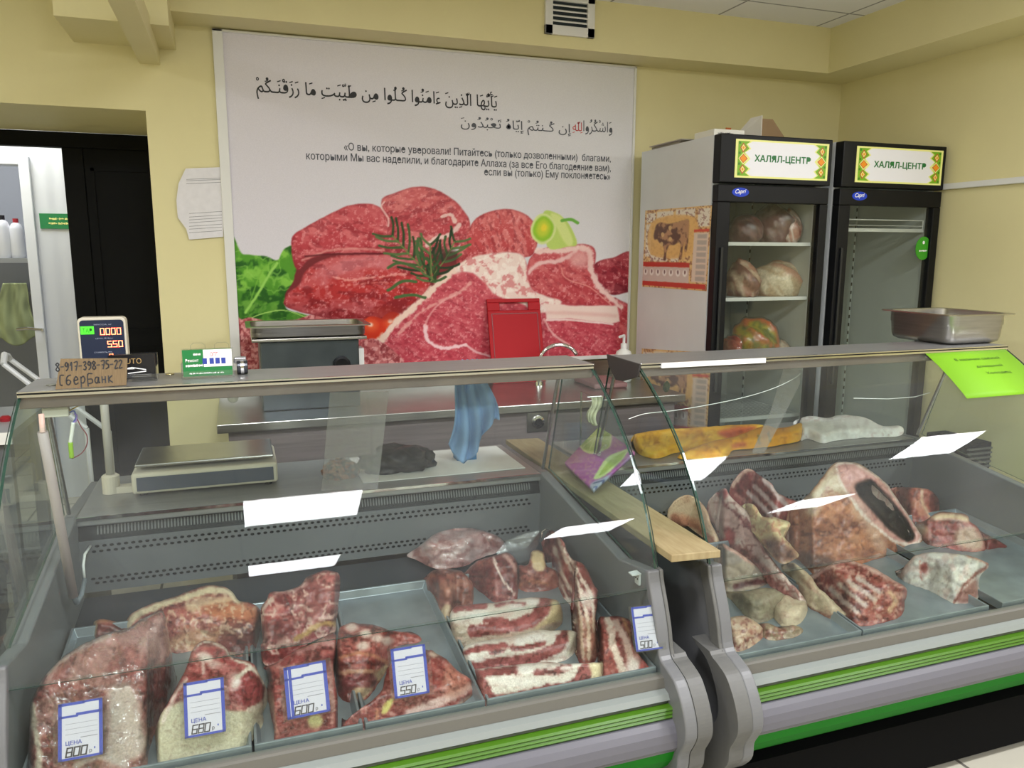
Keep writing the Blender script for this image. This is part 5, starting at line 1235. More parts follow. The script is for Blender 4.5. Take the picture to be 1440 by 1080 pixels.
def slab_(p, reds, whites, seed=0):
    p.mottle(14, (214,190,174), 0.5, 0.5, 0.65, sx=2.5, ang=-0.15, seed=seed); p.mottle(8, (206,150,140), 0.4, 0.56, 0.68, sx=3, ang=-0.15, seed=seed+4)
    for l, w in reds: p.line(zC(*l), w/3.6, (156,62,66), 2.5, 0.97, rag=2.5)
    for l, w in reds: p.line(zC(*l), w/3.6*0.5, (176,84,86), 4, 0.5, rag=3)
    for c, rx, ry in whites: p.blob(zC(c)[0], rx/3.6, ry/3.6, (244,228,220), 0.85, 0.4)
def o14(p):
    p.poly(zC((255,560),(400,600),(560,600),(720,560),(830,520),(830,600),(560,700),(260,700)), (166,140,122), 3, 0.9)  # darker front side, its bottom shadow painted into the colour
    slab_(p, [(((290,492),(360,484),(440,474)), 36), (((380,606),(500,590),(620,570),(700,530),(750,450)), 66), (((440,552),(500,548),(540,552)), 28), (((500,478),(560,462),(640,466),(600,484)), 16)], [((600,480),40,16),((680,460),30,14),((400,530),60,18)])
    p.poly(zC((775,440),(800,445),(832,500),(832,550),(760,570),(690,590),(740,540),(770,490)), (222,190,146), 3, 0.9)
meat('rear breast slab with white fat and a curved red band, rearmost of three', zC((285,480),(340,470),(420,463),(500,458),(600,440),(700,433),(790,443),(822,470),(834,540),(810,585),(700,645),(560,682),(420,672),(300,692),(266,640),(258,540)), 0.05, o14, seed=42, base=(234,216,204), lean=0.2, group='striped breast slabs in the right tray', rag=0.8, bump=0.003)
def o15(p):
    slab_(p, [(((345,708),(430,690),(540,676)), 34), (((400,778),(560,760),(700,735),(800,690),(850,620)), 60), (((470,716),(530,704)), 26), (((580,690),(680,680),(740,660)), 30)], [((700,640),60,18),((620,655),30,16),((400,745),50,14)], 3)
    p.poly(zC((860,600),(905,620),(898,690),(850,730),(870,680)), (232,214,190), 2, 0.95)
meat('middle breast slab with white fat and red bands, second of three', zC((325,695),(380,662),(480,645),(600,625),(700,600),(780,600),(870,600),(906,620),(902,690),(862,742),(780,765),(600,778),(450,792),(350,797),(326,755)), 0.042, o15, seed=45, base=(234,216,204), lean=0.2, group='striped breast slabs in the right tray', rag=0.8, bump=0.003)
def o16(p):
    slab_(p, [(((395,815),(480,810),(590,800)), 44), (((420,870),(470,960),(600,950),(760,915),(900,880),(950,800)), 74), (((700,812),(780,806),(860,786)), 34), (((400,880),(440,960)), 60)], [((640,800),40,20),((850,790),30,14),((600,860),120,26)], 7)
    p.poly(zC((965,765),(1050,765),(1048,810),(1000,870),(960,900),(975,830)), (232,206,166), 2.5, 0.95); p.line(zC((700,955),(820,925),(940,905)), 4, (236,226,216), 2, 0.9)
meat('front breast slab with a wide red band, nearest the glass of the three', zC((378,802),(450,790),(600,772),(760,758),(850,768),(960,763),(1052,765),(1050,810),(1002,880),(940,912),(820,935),(700,962),(560,992),(450,1010),(418,955),(388,870)), 0.05, o16, seed=48, base=(234,216,204), lean=0.4, group='striped breast slabs in the right tray', rag=0.8, bump=0.003)
def o17(p):
    flesh(p, 0.8, 6, ang=1.3); p.line(zC((1062,540),(1080,640),(1110,740),(1150,840)), 9, (232,206,190), 3, 0.9, rag=3); p.line(zC((1100,560),(1150,660),(1175,740)), 10, (222,190,176), 5, 0.8, rag=3); p.blob(zC((1190,790))[0], 11, 14, (240,222,214), 0.9, 0.5)
    p.line(zC((1140,540),(1175,640)), 5, (196,150,100), 3, 0.7); p.blob(zC((1245,800))[0], 8, 12, (170,50,50), 0.9, 0.4); p.line(zC((1060,860),(1150,870)), 6, (206,186,140), 4, 0.7)
meat('small red and white shank piece beside the 500 card in the left case', zC((1008,548),(1060,530),(1120,528),(1182,560),(1188,640),(1202,700),(1272,790),(1276,848),(1200,872),(1090,888),(1040,872),(1038,800),(1018,700)), 0.07, o17, seed=51, base=(146,46,46), lean=0.44)

# ---- right case
def q1(p): p.mottle(12, (196,140,112), 0.6, 0.5, 0.65, ang=0.7, sx=2); p.line(zD((200,430),(300,470),(400,560)), 10, (196,104,84), 6, 0.8, rag=3); p.line(zD((160,400),(190,345),(260,308)), 5, (206,160,130), 4, 0.8); p.line(zD((240,420),(330,460)), 6, (226,150,120), 4, 0.7)
meat('pale pinkish lump at the left wall of the right case, beside the wooden board', zD((153,405),(190,340),(260,303),(312,320),(372,380),(402,460),(452,580),(422,592),(330,525),(240,455),(195,425)), 0.20, q1, case=2, seed=60, base=(222,184,152), ymax=2.38)
def q3(p):
    flesh(p, 0.9, 7, ang=0.9)
    for a, b in (((612,290),(735,420)),((650,252),(785,400)),((700,218),(830,372))): p.line(zD(a, b), 6.5, (228,198,196), 2.5, 0.95); 
    p.line(zD((525,250),(575,180),(625,165)), 5, (226,190,170), 3, 0.8, rag=2); p.line(zD((985,510),(900,550),(830,560)), 5, (236,206,200), 3, 0.9, rag=2); p.line(zD((540,300),(600,340),(660,390)), 5, (214,150,140), 4, 0.7, rag=2)
meat('rib plate with pale parallel rib bones at the back of the right case', zD((515,240),(570,170),(622,158),(682,200),(742,240),(772,290),(832,320),(892,350),(932,430),(990,500),(982,532),(900,558),(830,565),(780,600),(720,560),(640,480),(600,400),(560,340),(508,295)), 0.24, q3, case=2, seed=63, base=(168,56,60), ymax=2.38, slope=0.3, bump=0.006)
def q2(p):
    p.mottle(14, (206,140,136), 0.6, 0.48, 0.64, ang=0.8, sx=2.5); p.line(zD((440,290),(480,360),(560,420),(600,480)), 4, (150,50,60), 2.5, 0.85, rag=3); p.line(zD((600,440),(640,520),(720,640),(800,740)), 5, (150,56,60), 3, 0.8, rag=3)
    p.poly(zD((430,290),(480,272),(495,300),(470,330)), (150,40,50), 3, 0.9); p.poly(zD((455,560),(480,485),(530,520),(520,600)), (160,40,46), 3, 0.9); p.line(zD((480,600),(600,640),(700,740),(800,850),(880,930)), 12, (170,70,70), 6, 0.7, rag=4)
    p.veins(18, (150,70,70), 0.6, 0.05)
    p.line(zD((400,330),(420,430),(460,540)), 8, (232,206,190), 4, 0.7)
meat('long neck and spine section running from back to front in the right case', zD((383,345),(440,280),(482,268),(502,300),(530,335),(590,380),(630,450),(680,560),(740,660),(800,740),(870,820),(935,900),(937,945),(900,965),(860,925),(800,875),(740,825),(690,765),(640,690),(540,625),(470,582),(458,540),(430,480),(398,420)), 0.20, q2, case=2, seed=66, base=(222,188,178), slope=0.25, ymax=2.38)
def q4(p): p.mottle(9, (206,150,110), 0.6, 0.5, 0.66); p.veins(12, (190,90,80), 0.6, 0.06); p.poly(zD((700,560),(800,560),(880,650),(800,690),(740,650)), (92,36,36), 8, 0.75)
meat('yellowish fat flap lying over the spine section in the right case', zD((578,368),(640,360),(690,425),(760,430),(842,458),(832,492),(790,505),(845,580),(895,640),(870,665),(800,692),(740,645),(680,560),(620,490)), 0.07, q4, case=2, seed=69, base=(230,204,158), lift=0.09, slope=0.25)
def q5(p):
    p.mottle(24, (206,124,88), 0.6, 0.45, 0.62, ang=-0.2, sx=3); p.mottle(12, (150,80,58), 0.35, 0.55, 0.7, ang=-0.2, sx=3)
    p.poly(zE((30,470),(120,380),(230,240),(270,250),(300,360),(330,430),(200,430),(120,560),(60,540)), (216,200,176), 8, 0.9); p.mottle(7, (200,150,130), 0.25, 0.5, 0.65)
    rim = zE((255,235),(275,340),(340,450),(420,560),(520,650),(620,720),(740,745),(790,700),(730,590),(650,470),(570,360),(470,285),(380,235),(310,226))
    p.poly(rim, (206,140,134), 2.5, 0.97); p.line(rim+rim[:1], 4, (236,212,200), 2, 0.9, rag=1.5); 
    p.poly(zE((300,250),(420,260),(500,320),(470,350),(380,350),(320,330)), (214,150,148), 5, 0.9); p.mottle(5, (150,50,60), 0.25, 0.6, 0.7)
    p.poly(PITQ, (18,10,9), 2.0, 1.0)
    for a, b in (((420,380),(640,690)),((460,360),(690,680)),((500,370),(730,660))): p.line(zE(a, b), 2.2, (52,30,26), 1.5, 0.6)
    p.poly(zE((0,820),(90,800),(250,860),(240,910),(100,930)), (70,40,36), 6, 0.6)
    p.line(zE((540,760),(440,600),(380,500)), 16, (222,200,186), 14, 0.4)
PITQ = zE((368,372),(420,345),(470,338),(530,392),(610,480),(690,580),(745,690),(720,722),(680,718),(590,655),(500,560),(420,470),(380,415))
meat('big half carcass with orange-brown flesh and a dark open rib cavity in the right case', zE((250,228),(330,222),(392,233),(472,280),(562,350),(612,420),(682,520),(742,610),(795,690),(785,732),(705,750),(600,805),(480,845),(380,875),(250,905),(120,935),(85,912),(20,850),(-40,800),(-60,640),(-70,560),(20,480),(100,400),(170,310),(220,250)), 0.25, q5, case=2, seed=72, base=(176,98,68), slope=0.35, pit=(PITQ, 0.07), ymax=2.30, k=0.10, rnd=16, bump=0.010)
def q6(p): flesh(p, 0.8, 7); p.mottle(12, (214,130,100), 0.6, 0.45, 0.6); p.line(zE((790,400),(800,480),(840,570)), 4, (226,180,150), 2.5, 0.9); p.blob(zE((868,490))[0], 7, 15, (110,34,32), 0.95, 0.3)
meat('round reddish joint with a dark cut end to the right of the carcass', zE((598,392),(700,384),(812,390),(882,430),(904,500),(892,560),(832,592),(740,602),(690,562),(640,480)), 0.13, q6, case=2, seed=75, base=(186,84,72), ymax=2.38)
def q7(p): flesh(p, 0.8, 7); p.poly(zE((850,570),(920,542),(1010,545),(1090,570),(1080,600),(960,585),(870,590)), (226,196,160), 4, 0.95); p.poly(zE((1040,640),(1130,640),(1190,760),(1100,780),(1000,720)), (206,180,156), 6, 0.8); p.blob(zE((790,650))[0], 9, 9, (222,186,150), 0.8, 0.5); p.mottle(6, (226,186,166), 0.35, 0.55, 0.68)
meat('red and cream meat piece behind the pale shoulder near the right end', zE((850,570),(900,540),(1000,543),(1080,560),(1098,600),(1150,640),(1202,770),(1100,792),(950,770),(830,745),(790,710),(740,645),(728,605),(800,600)), 0.10, q7, case=2, seed=78, base=(150,46,50), ymax=2.38)
def q7b(p): flesh(p, 0.5, 6)
meat('thin dark red sliver of meat at the right end beside the tray divider', zE((1118,645),(1200,680),(1335,755),(1270,768),(1200,772),(1150,700)), 0.03, q7b, case=2, seed=80, base=(110,26,34))
def q8(p):
    flesh(p, 0.9, 6)
    for a, b in (((1070,830),(1220,960)),((1120,805),(1275,925)),((1175,790),(1320,890)),((1225,775),(1350,850))): p.line(zD(a, b), 7, (206,180,172), 3, 0.92); p.line(zD((a[0]+22,a[1]-2),(b[0]+22,b[1]-2)), 3, (120,50,54), 2, 0.8)
    p.line(zD((975,768),(1060,702),(1150,672),(1240,692),(1330,735),(1440,790)), 8, (216,160,152), 3, 0.9, rag=2); p.line(zD((1400,850),(1440,900),(1400,960)), 6, (206,166,130), 3, 0.8, rag=2); p.veins(12, (222,186,166), 0.5, 0.06)
meat('short rib rack lying front and centre in the right case below the carcass', zD((968,772),(1060,700),(1150,666),(1240,688),(1320,718),(1430,785),(1500,830),(1492,900),(1472,980),(1380,1022),(1250,1042),(1180,1022),(1150,980),(1080,900),(1025,840)), 0.09, q8, case=2, seed=84, base=(150,58,54), lean=0.4)
def q9(p):
    p.mottle(12, (170,158,156), 0.6, 0.45, 0.62); p.mottle(8, (232,222,206), 0.6, 0.5, 0.66, seed=4); p.blob(zG((430,135))[0], 5, 8, (150,44,48), 0.9, 0.4); p.line(zG((385,60),(390,180),(400,260)), 2, (206,120,110), 1.5, 0.8)
    p.line(zG((1075,110),(960,200),(840,300),(790,400),(740,480)), 5, (150,70,64), 3, 0.85, rag=2); p.poly(zG((850,330),(960,260),(985,400),(920,470),(770,480)), (150,84,80), 3, 0.8); p.line(zG((870,10),(990,50),(1075,95)), 4, (206,130,110), 3, 0.8); p.mottle(10, (206,150,144), 0.35, 0.58, 0.7, seed=9)
meat('pale greyish shoulder piece covered in white fat, right of the rib rack', zG((240,110),(290,50),(350,5),(500,-25),(700,-15),(870,8),(1000,50),(1082,90),(1078,140),(1005,205),(985,300),(990,400),(935,475),(760,497),(690,477),(600,427),(450,355),(300,305),(215,260),(190,180)), 0.10, q9, case=2, seed=87, base=(206,196,188), mat=MEATW, lean=0.3)
def q10(p): p.mottle(14, (120,104,98), 0.6, 0.45, 0.6); p.line(zD((440,600),(450,700),(475,820)), 9, (206,160,140), 5, 0.8); p.line(zD((540,820),(620,800),(700,790)), 8, (84,30,36), 4, 0.85, rag=2); p.line(zD((470,585),(540,625),(640,690)), 5, (216,150,140), 3, 0.8)
meat('grey-brown skin-side piece under the neck section at the left of the right case', zD((425,605),(470,580),(540,618),(640,690),(695,765),(712,805),(640,835),(560,845),(500,855),(472,835),(448,720)), 0.12, q10, case=2, seed=90, base=(164,142,124), mat=MEATW, ymax=2.2)
def q11(p): p.mottle(12, (110,100,82), 0.6, 0.45, 0.62); p.mottle(5, (160,150,124), 0.5, 0.5, 0.66)
meat('flat dull olive-grey piece at the front left of the right case', zD((482,855),(600,842),(720,825),(800,858),(822,885),(800,960),(720,1012),(640,1022),(588,980),(530,912)), 0.055, q11, case=2, seed=93, base=(146,126,106), mat=MEATW)
def q12(p): p.mottle(10, (170,120,100), 0.6, 0.48, 0.64, ang=0.8, sx=3); p.line(zD((940,930),(1020,975),(1120,1000),(1180,990)), 4, (110,50,46), 2.5, 0.85); p.line(zD((830,720),(900,800),(1000,880)), 5, (214,196,166), 3, 0.8)
meat('long beige flank strip tapering to a point beside the rib rack', zD((812,702),(870,690),(960,762),(1000,822),(1060,872),(1130,942),(1184,990),(1100,1008),(1000,965),(935,922),(860,810)), 0.07, q12, case=2, seed=96, base=(196,170,142), mat=MEATW)
def q13(p): p.mottle(9, (190,150,130), 0.5, 0.48, 0.64)
meat('pale drooping flap of meat at the front end of the spine section', zD((812,868),(862,885),(930,905),(942,960),(905,1022),(850,1052),(790,1035),(748,965)), 0.035, q13, case=2, seed=99, base=(204,178,152), mat=MEATW)
def q14(p): p.mottle(6, (140,60,56), 0.7, 0.48, 0.62); p.mottle(4, (232,206,186), 0.6, 0.55, 0.68, seed=5)
meat('pale pink bony scrap in the front left corner of the right case', zI((1024,872),(1046,866),(1068,878),(1076,892),(1062,906),(1036,917),(1026,905)), 0.045, q14, case=2, seed=102, base=(196,156,132))
meat('small brown trimmings between the olive piece and the front glass', zI((1078,876),(1100,884),(1120,880),(1130,888),(1112,898),(1082,900),(1070,890)), 0.03, q14, case=2, seed=104, base=(150,122,98))
# ================================================================ PRICE CARDS on the lower glass strip
NAVY = M('card_blue_print', (42,62,150), rough=0.5); CARD = M('card_paper', (180,184,190), rough=0.55)
_b = (1.672-1.584)/(0.672-0.478); _a = 1.584-0.478*_b-0.006
def PS(x, y):
    d = ray(x, y); t = (_a+1.53*_b)/(d[1]-_b*d[2]); return Vector(CAM+d*t)
LCD = lambda: None
def price_card(corners, price, label, thick_left=False):
    TL, TR, BR, BL = [PS(*c) for c in corners]
    ux = ((TR-TL)+(BR-BL)).normalized(); uy = ((TL-BL)+(TR-BR)).normalized(); uy = (uy-ux*uy.dot(ux)).normalized(); nz = ux.cross(uy)
    w = ((TR-TL).length+(BR-BL).length)/2; h = ((TL-BL).length+(TR-BR).length)/2; c = (TL+TR+BR+BL)/4; o = c-ux*w/2-uy*h/2
    t = thing('price_card', label, 'price tag', o, 'price cards clipped along the lower glass strip of the left case')
    P = lambda u, v, l=0.0: o+ux*(u*w)+uy*(v*h)+nz*l
    def rect(m, u0, v0, u1, v1, l): m.add([P(u0,v0,l),P(u1,v0,l),P(u1,v1,l),P(u0,v1,l)], [(0,1,2,3)])
    m = MB().prism([P(-0.10,-0.03,0.0025),P(1.12,-0.03,0.0025),P(1.12,1.03,0.0025),P(-0.10,1.03,0.0025)], nz*0.0008); m.build('clear_sleeve', ACRYL, t)
    m = MB().prism([P(0,0,0.0004),P(1,0,0.0004),P(1,1,0.0004),P(0,1,0.0004)], nz*0.0006); k = m.build('card', CARD, t)
    m = MB(); l = 0.0012; b = 0.07; bh = b*w/h
    rect(m, 0,0,b*1.2,1,l); rect(m, 1-b*1.2,0,1,1,l); rect(m, 0,0,1,bh*0.8,l); rect(m, 0,1-bh,0.6,1,l); rect(m, 0.55,1-bh*0.7,1,1,l)
    rect(m, 0,0.735,0.45,0.775,l); rect(m, 0.40,0.755,1,0.805,l)
    if thick_left: rect(m, 0.10,0,0.17,1,l)
    m.build('printed_border', NAVY, k)
    m = MB()
    for v in (0.62,0.53,0.44): rect(m, 0.16,v,0.88,v+0.006,l)
    rect(m, 0.5,0.36,0.88,0.372,l); m.build('ruled_lines', INKG, k)
    lettering('word', 'ЦЕНА', NAVY, k, P(0.17,0.245,0.001), ux, uy, width=w*0.36, height=h*0.085, bold=0.012)
    segs = {'0':'abcdef','5':'afgcd','6':'afgedc','8':'abcdefg'}
    m = MB(); dw, dh, g = 0.115, 0.15, 0.155
    if price == '800': dw, g = 0.12, 0.165
    S = {'a':((0,1),(1,1)),'b':((1,1),(1,.5)),'c':((1,.5),(1,0)),'d':((0,0),(1,0)),'e':((0,0),(0,.5)),'f':((0,.5),(0,1)),'g':((0,.5),(1,.5))}
    for i, ch in enumerate(price):
        for s in segs[ch]:
            (x0,y0),(x1,y1) = S[s]; sl = 0.035
            a = (0.17+i*g+x0*dw+y0*sl, 0.06+y0*dh); b2 = (0.17+i*g+x1*dw+y1*sl, 0.06+y1*dh); tw = 0.030 if price != '800' else 0.036
            if s in 'adg': rect(m, a[0]-tw/2, a[1]-tw*0.35, b2[0]+tw/2, a[1]+tw*0.35, l)
            else: m.add([P(a[0]-tw/2,a[1],l),P(a[0]+tw/2,a[1],l),P(b2[0]+tw/2,b2[1],l),P(b2[0]-tw/2,b2[1],l)], [(0,1,2,3)])
    m.build('price_digits', INK, k)
    lettering('currency', 'р', INK, k, P(0.17+3*g+0.03,0.06,0.001), ux, uy, height=h*0.07)
    m = MB(); rect(m, 0.80,0.13,0.83,0.165,l); m.build('tick', NAVY, k)
price_card([(80,991),(143,981),(146,1060),(83.6,1072)], '800', 'blue bordered price card reading 800 in front of the wrapped joint')
price_card([(256.7,961),(314.4,952),(317.8,1028),(261,1039)], '680', 'blue bordered price card reading 680 in front of the leg cut')
price_card([(400,939.7),(459.7,927),(462.5,1001),(402.8,1012)], '600', 'blue bordered price card reading 600 in front of the steaks', True)
price_card([(550,913),(598.6,905),(602.8,974.4),(554,983)], '550', 'blue bordered price card reading 550 in the middle of the left case')
price_card([(889,854),(926,850),(930,912),(892.5,917)], '500', 'blue bordered price card reading 500 at the right end of the left case')

# ================================================================ ON THE LEFT CASE TOP
ZTP = 1.2005
# cardboard phone sign
KC = M('corrugated_card', (120,100,72), rough=0.85, noise=0.25, nscale=30, stretch=(14,1,1))
TL, TR, BR, BL = [PY(x, y, 2.098) for x, y in ((83,506),(178,505),(178,545),(78,548.5))]
t = thing('cardboard_sign', 'handwritten cardboard sign with a phone number propped on the left case', 'sign', (BL.x, 2.10, ZTP))
zb = min(BL.z, BR.z); sh = ZTP-zb
def lean_(v): return Vector((v.x, 2.098+(v.z-ZTP)*0.25, max(ZTP, v.z)))
q = [lean_(v) for v in (BL, BR, TR, TL)]; q[0].z = ZTP; q[1].z = ZTP+0.002
m = MB().prism(q, (0,0.004,0)); cb = m.build('card', KC, t)
ux = (q[1]-q[0]).normalized(); uy = (q[3]-q[0]); uy = (uy-ux*uy.dot(ux)).normalized()
W = (q[1]-q[0]).length; Hh = (q[3]-q[0]).length
def hand(strokes, ox, oy, sw, shh, name, r=0.0014):
    m = MB(); nzz = ux.cross(uy)
    for s in strokes:
        pts = [q[0]+ux*((ox+x*sw)*W)+uy*((oy+y*shh)*Hh)+nzz*0.0008 for x, y in s]
        if len(pts) > 2: pts = [Vector(v) for v in crom([tuple(v) for v in pts], False, 4)]
        for a, b in zip(pts[:-1], pts[1:]):
            d = (b-a); 
            if d.length < 1e-6: continue
            e = d.cross(nzz).normalized()*r; dd = d.normalized()*r*0.5; m.quad(a-e-dd, a+e-dd, b+e+dd, b-e+dd)
    m.build(name, INK, cb)
G_ = {'8':[[(.5,1),(.1,.8),(.5,.55),(.9,.2),(.5,0),(.1,.2),(.5,.55),(.85,.8),(.5,1)]],'9':[[(.85,.8),(.4,1),(.1,.7),(.5,.5),(.85,.85),(.8,.3),(.3,0)]],'1':[[(.2,.6),(.6,1),(.55,0)]],'7':[[(.05,.95),(.9,1),(.5,0)],[(.25,.5),(.85,.5)]],'-':[[(.1,.5),(.8,.52)]],
 '3':[[(.1,.9),(.6,1),(.75,.75),(.35,.55),(.8,.3),(.5,0),(.1,.1)]],'5':[[(.85,1),(.3,1),(.25,.6),(.7,.55),(.8,.2),(.1,0)]],'2':[[(.1,.8),(.5,1),(.8,.75),(.1,0),(.9,.05)]],'С':[[(.9,1),(.3,.95),(.25,.1),(.6,0)]],'б':[[(.9,1),(.3,.8),(.15,.2),(.5,0),(.85,.3),(.5,.5),(.2,.4)]],
 'е':[[(.2,.4),(.8,.5),(.5,.8),(.15,.4),(.4,.02),(.85,.15)]],'р':[[(.2,.75),(.2,-.35)],[(.2,.6),(.6,.8),(.85,.45),(.55,.1),(.2,.2)]],'Б':[[(.9,1),(.2,.95),(.2,-.25)],[(.2,.45),(.8,.45),(.85,.1),(.3,0)]],'а':[[(.75,.6),(.3,.6),(.15,.2),(.5,.02),(.75,.55)],[(.78,.6),(.8,.05),(.95,.1)]],
 'н':[[(.2,.65),(.2,0)],[(.2,.35),(.8,.35)],[(.8,.65),(.8,0)]],'к':[[(.2,.7),(.2,0)],[(.8,.7),(.25,.35),(.85,0)]]}
for i, ch in enumerate('8-917-398-75-22'):
    hand(G_[ch], 0.02+i*0.0635, 0.58, 0.055, 0.27, 'digit' if ch != '-' else 'dash')
for ch, x, wd_ in (('С',0.05,0.10),('б',0.145,0.10),('е',0.25,0.10),('р',0.345,0.10),('Б',0.44,0.11),('а',0.545,0.10),('н',0.645,0.09),('к',0.735,0.10)):
    hand(G_[ch], x, 0.12, wd_*0.85, 0.32, 'letter')
# business card holders
def holder(px_l, px_r, y_l, label, hh, cardfn, yy0=2.17):
    a = PY(px_l, y_l, yy0); b = PY(px_r, y_l, yy0)
    t = thing('card_holder', label, 'card holder', ((a.x+b.x)/2, yy0, ZTP))
    x0, x1 = a.x, b.x
    m = MB().box((x0,yy0-0.012,ZTP),(x1,yy0+0.040,ZTP+0.004)).box((x0,yy0-0.012,ZTP+0.004),(x0+0.002,yy0+0.040,ZTP+hh*0.55)).box((x1-0.002,yy0-0.012,ZTP+0.004),(x1,yy0+0.040,ZTP+hh*0.55)).box((x0,yy0+0.036,ZTP+0.004),(x1,yy0+0.040,ZTP+hh)).box((x0,yy0-0.014,ZTP),(x1,yy0-0.012,ZTP+hh*0.28))
    m.build('holder', ACRYL, t); cardfn(t, x0+0.004, x1-0.004, yy0, hh); return t
def blackcard(t, x0, x1, y, hh):
    c = MB().box((x0,y,ZTP+0.005),(x1,y+0.012,ZTP+hh)).build('business_cards', M('card_black',(14,14,20),rough=0.35), t)
    lettering('lettering', 'МАUТО', M('gold_print',(170,140,90),rough=0.4), c, (x0+0.012,y-0.0003,ZTP+hh*0.66), (1,0,0),(0,0,1), width=(x1-x0)*0.6, height=hh*0.2)
    m = MB(); z = ZTP+hh*0.42
    for a, b, r in (((0.1,0.0),(0.5,0.10),0.0012),((0.5,0.10),(0.8,0.0),0.0012),((0.15,0.05),(0.55,0.05),0.0009),((0.4,-0.12),(0.8,-0.06),0.0012)):
        A_ = Vector((x0+(x1-x0)*a[0], y-0.0008, z+a[1]*hh)); B_ = Vector((x0+(x1-x0)*b[0], y-0.0008, z+b[1]*hh)); m.quad(A_-Vector((0,0,r)), B_-Vector((0,0,r)), B_+Vector((0,0,r)), A_+Vector((0,0,r)))
    m.build('car_drawing', WHT, c)
    m = MB()
    for k in range(2): m.quad((x0+0.01,y-0.0008,ZTP+hh*(0.16+0.07*k)),(x1-0.01,y-0.0008,ZTP+hh*(0.16+0.07*k)),(x1-0.01,y-0.0008,ZTP+hh*(0.18+0.07*k)),(x0+0.01,y-0.0008,ZTP+hh*(0.18+0.07*k)))
    m.build('small_print', INKG, c)
holder(152, 222, 536, 'clear holder of black business cards, partly behind the cardboard sign', 0.068, blackcard)
def greencard(t, x0, x1, y, hh):
    W_ = x1-x0; z = ZTP+0.005; H_ = hh-0.005
    c = MB().box((x0,y,z),(x1,y+0.014,z+H_)).build('business_cards', M('card_green',(24,116,58),rough=0.4), t)
    B_ = lambda m, u0, v0, u1, v1, l: m.quad((x0+u0*W_,y-l,z+v0*H_),(x0+u1*W_,y-l,z+v0*H_),(x0+u1*W_,y-l,z+v1*H_),(x0+u0*W_,y-l,z+v1*H_))
    m = MB(); B_(m,0.42,0.35,1,1,0.0004); m.build('white_field', WHT, c)
    m = MB()
    for u in (0.40,0.54,0.66,0.78): B_(m,u,0.45,u+0.09,0.68,0.0008)
    m.build('blue_pictures', NAVY, c)
    lettering('word', 'ОПТ', M('print_red',(180,30,60),rough=0.4), c, (x0+W_*0.56,y-0.0008,z+H_*0.74), (1,0,0),(0,0,1), width=W_*0.16, height=H_*0.16)
    print_marks('word', WHT, c, (x0+W_*0.22,y-0.0004,z+H_*0.78), (1,0,0),(0,0,1), W_*0.15, H_*0.11, 2)
    lettering('word', 'Ремонт', WHT, c, (x0+W_*0.06,y-0.0008,z+H_*0.55), (1,0,0),(0,0,1), width=W_*0.26, height=H_*0.12)
    print_marks('small_print', WHT, c, (x0+W_*0.06,y-0.0004,z+H_*0.36), (1,0,0),(0,0,1), W_*0.34, H_*0.11, 4)
    print_marks('small_print', WHT, c, (x0+W_*0.12,y-0.0004,z+H_*0.08), (1,0,0),(0,0,1), W_*0.7, H_*0.06, 8)
tH = holder(256, 330, 533, 'clear holder of green and white business cards on the left case', 0.074, greencard)
m = MB()
for cx in (0.30, 0.74):
    xa = -0.146+0.135*cx
    m.tube([(xa-0.018,2.208,ZTP+0.06),(xa-0.018,2.208,ZTP+0.082),(xa-0.010,2.208,ZTP+0.088),(xa+0.010,2.208,ZTP+0.088),(xa+0.018,2.208,ZTP+0.082),(xa+0.018,2.208,ZTP+0.06)], 0.0012, 6)
m.build('wire_loops', ACRYL, tH)
t = thing('tape_roll', 'small silver and black roll beside the green business cards', 'roll', (0.0,2.20,ZTP))
MB().lathe([(0.017,-0.014),(0.019,-0.012),(0.019,0.012),(0.017,0.014)], (0.003,2.205,ZTP+0.019), 20, 'X').build('roll_body', M('dark_foil',(60,62,68),rough=0.3,metal=0.6), t)
MB().lathe([(0.0195,-0.004),(0.0195,0.004)], (0.003,2.205,ZTP+0.019), 20, 'X').build('silver_band', CHROME, t)
MB().box((-0.018,2.20,ZTP+0.030),(0.014,2.226,ZTP+0.046)).build('cutter', M('silver_plastic',(150,150,156),rough=0.3,metal=0.5), t, bevel=0.003)
tag(MB().lathe([(0.011,0.0),(0.0115,0.0008),(0.011,0.0018)], (-0.182,2.262,ZTP), 24).build('coin', M('coin_brass',(176,160,110),rough=0.3,metal=0.8)), 'single coin lying on the steel top of the left case', 'coin')
tag(MB().lathe([(0.012,0.0),(0.0125,0.0008),(0.012,0.0018)], (-0.445,2.17,ZTP), 24).build('coin', M('coin_dull',(140,140,126),rough=0.35,metal=0.8)), 'dull coin near the left corner of the case top beside the cardboard sign', 'coin')
# ================================================================ SCALE on the worktop of the left case
SCW = M('scale_cream', (206,200,184), rough=0.4); SCB = M('scale_panel_blue', (22,34,62), rough=0.35)
ZW = 0.773
t = thing('weighing_scale', 'shop weighing scale with tall red digit display on the left case worktop', 'scale', (-0.13,2.66,ZW))
MB().box((-0.34,2.58,ZW+0.008),(0.095,2.84,ZW+0.075)).build('base', SCW, t, bevel=0.010, seg=3)
MB().box((-0.325,2.577,ZW+0.018),(0.082,2.5805,ZW+0.062)).build('front_display', M('display_grey',(74,80,96),rough=0.3), t, bevel=0.001)
MB().box((-0.33,2.60,ZW+0.088),(0.085,2.835,ZW+0.098)).box((-0.15,2.68,ZW+0.075),(-0.09,2.76,ZW+0.088)).build('weighing_plate', STEEL, t, bevel=0.004)
for x in (-0.31,0.065):
    for y in (2.605,2.815): MB().lathe([(0.012,0),(0.012,0.009)], (x,y,ZW-0.0005), 12).build('foot', BLACKP, t)
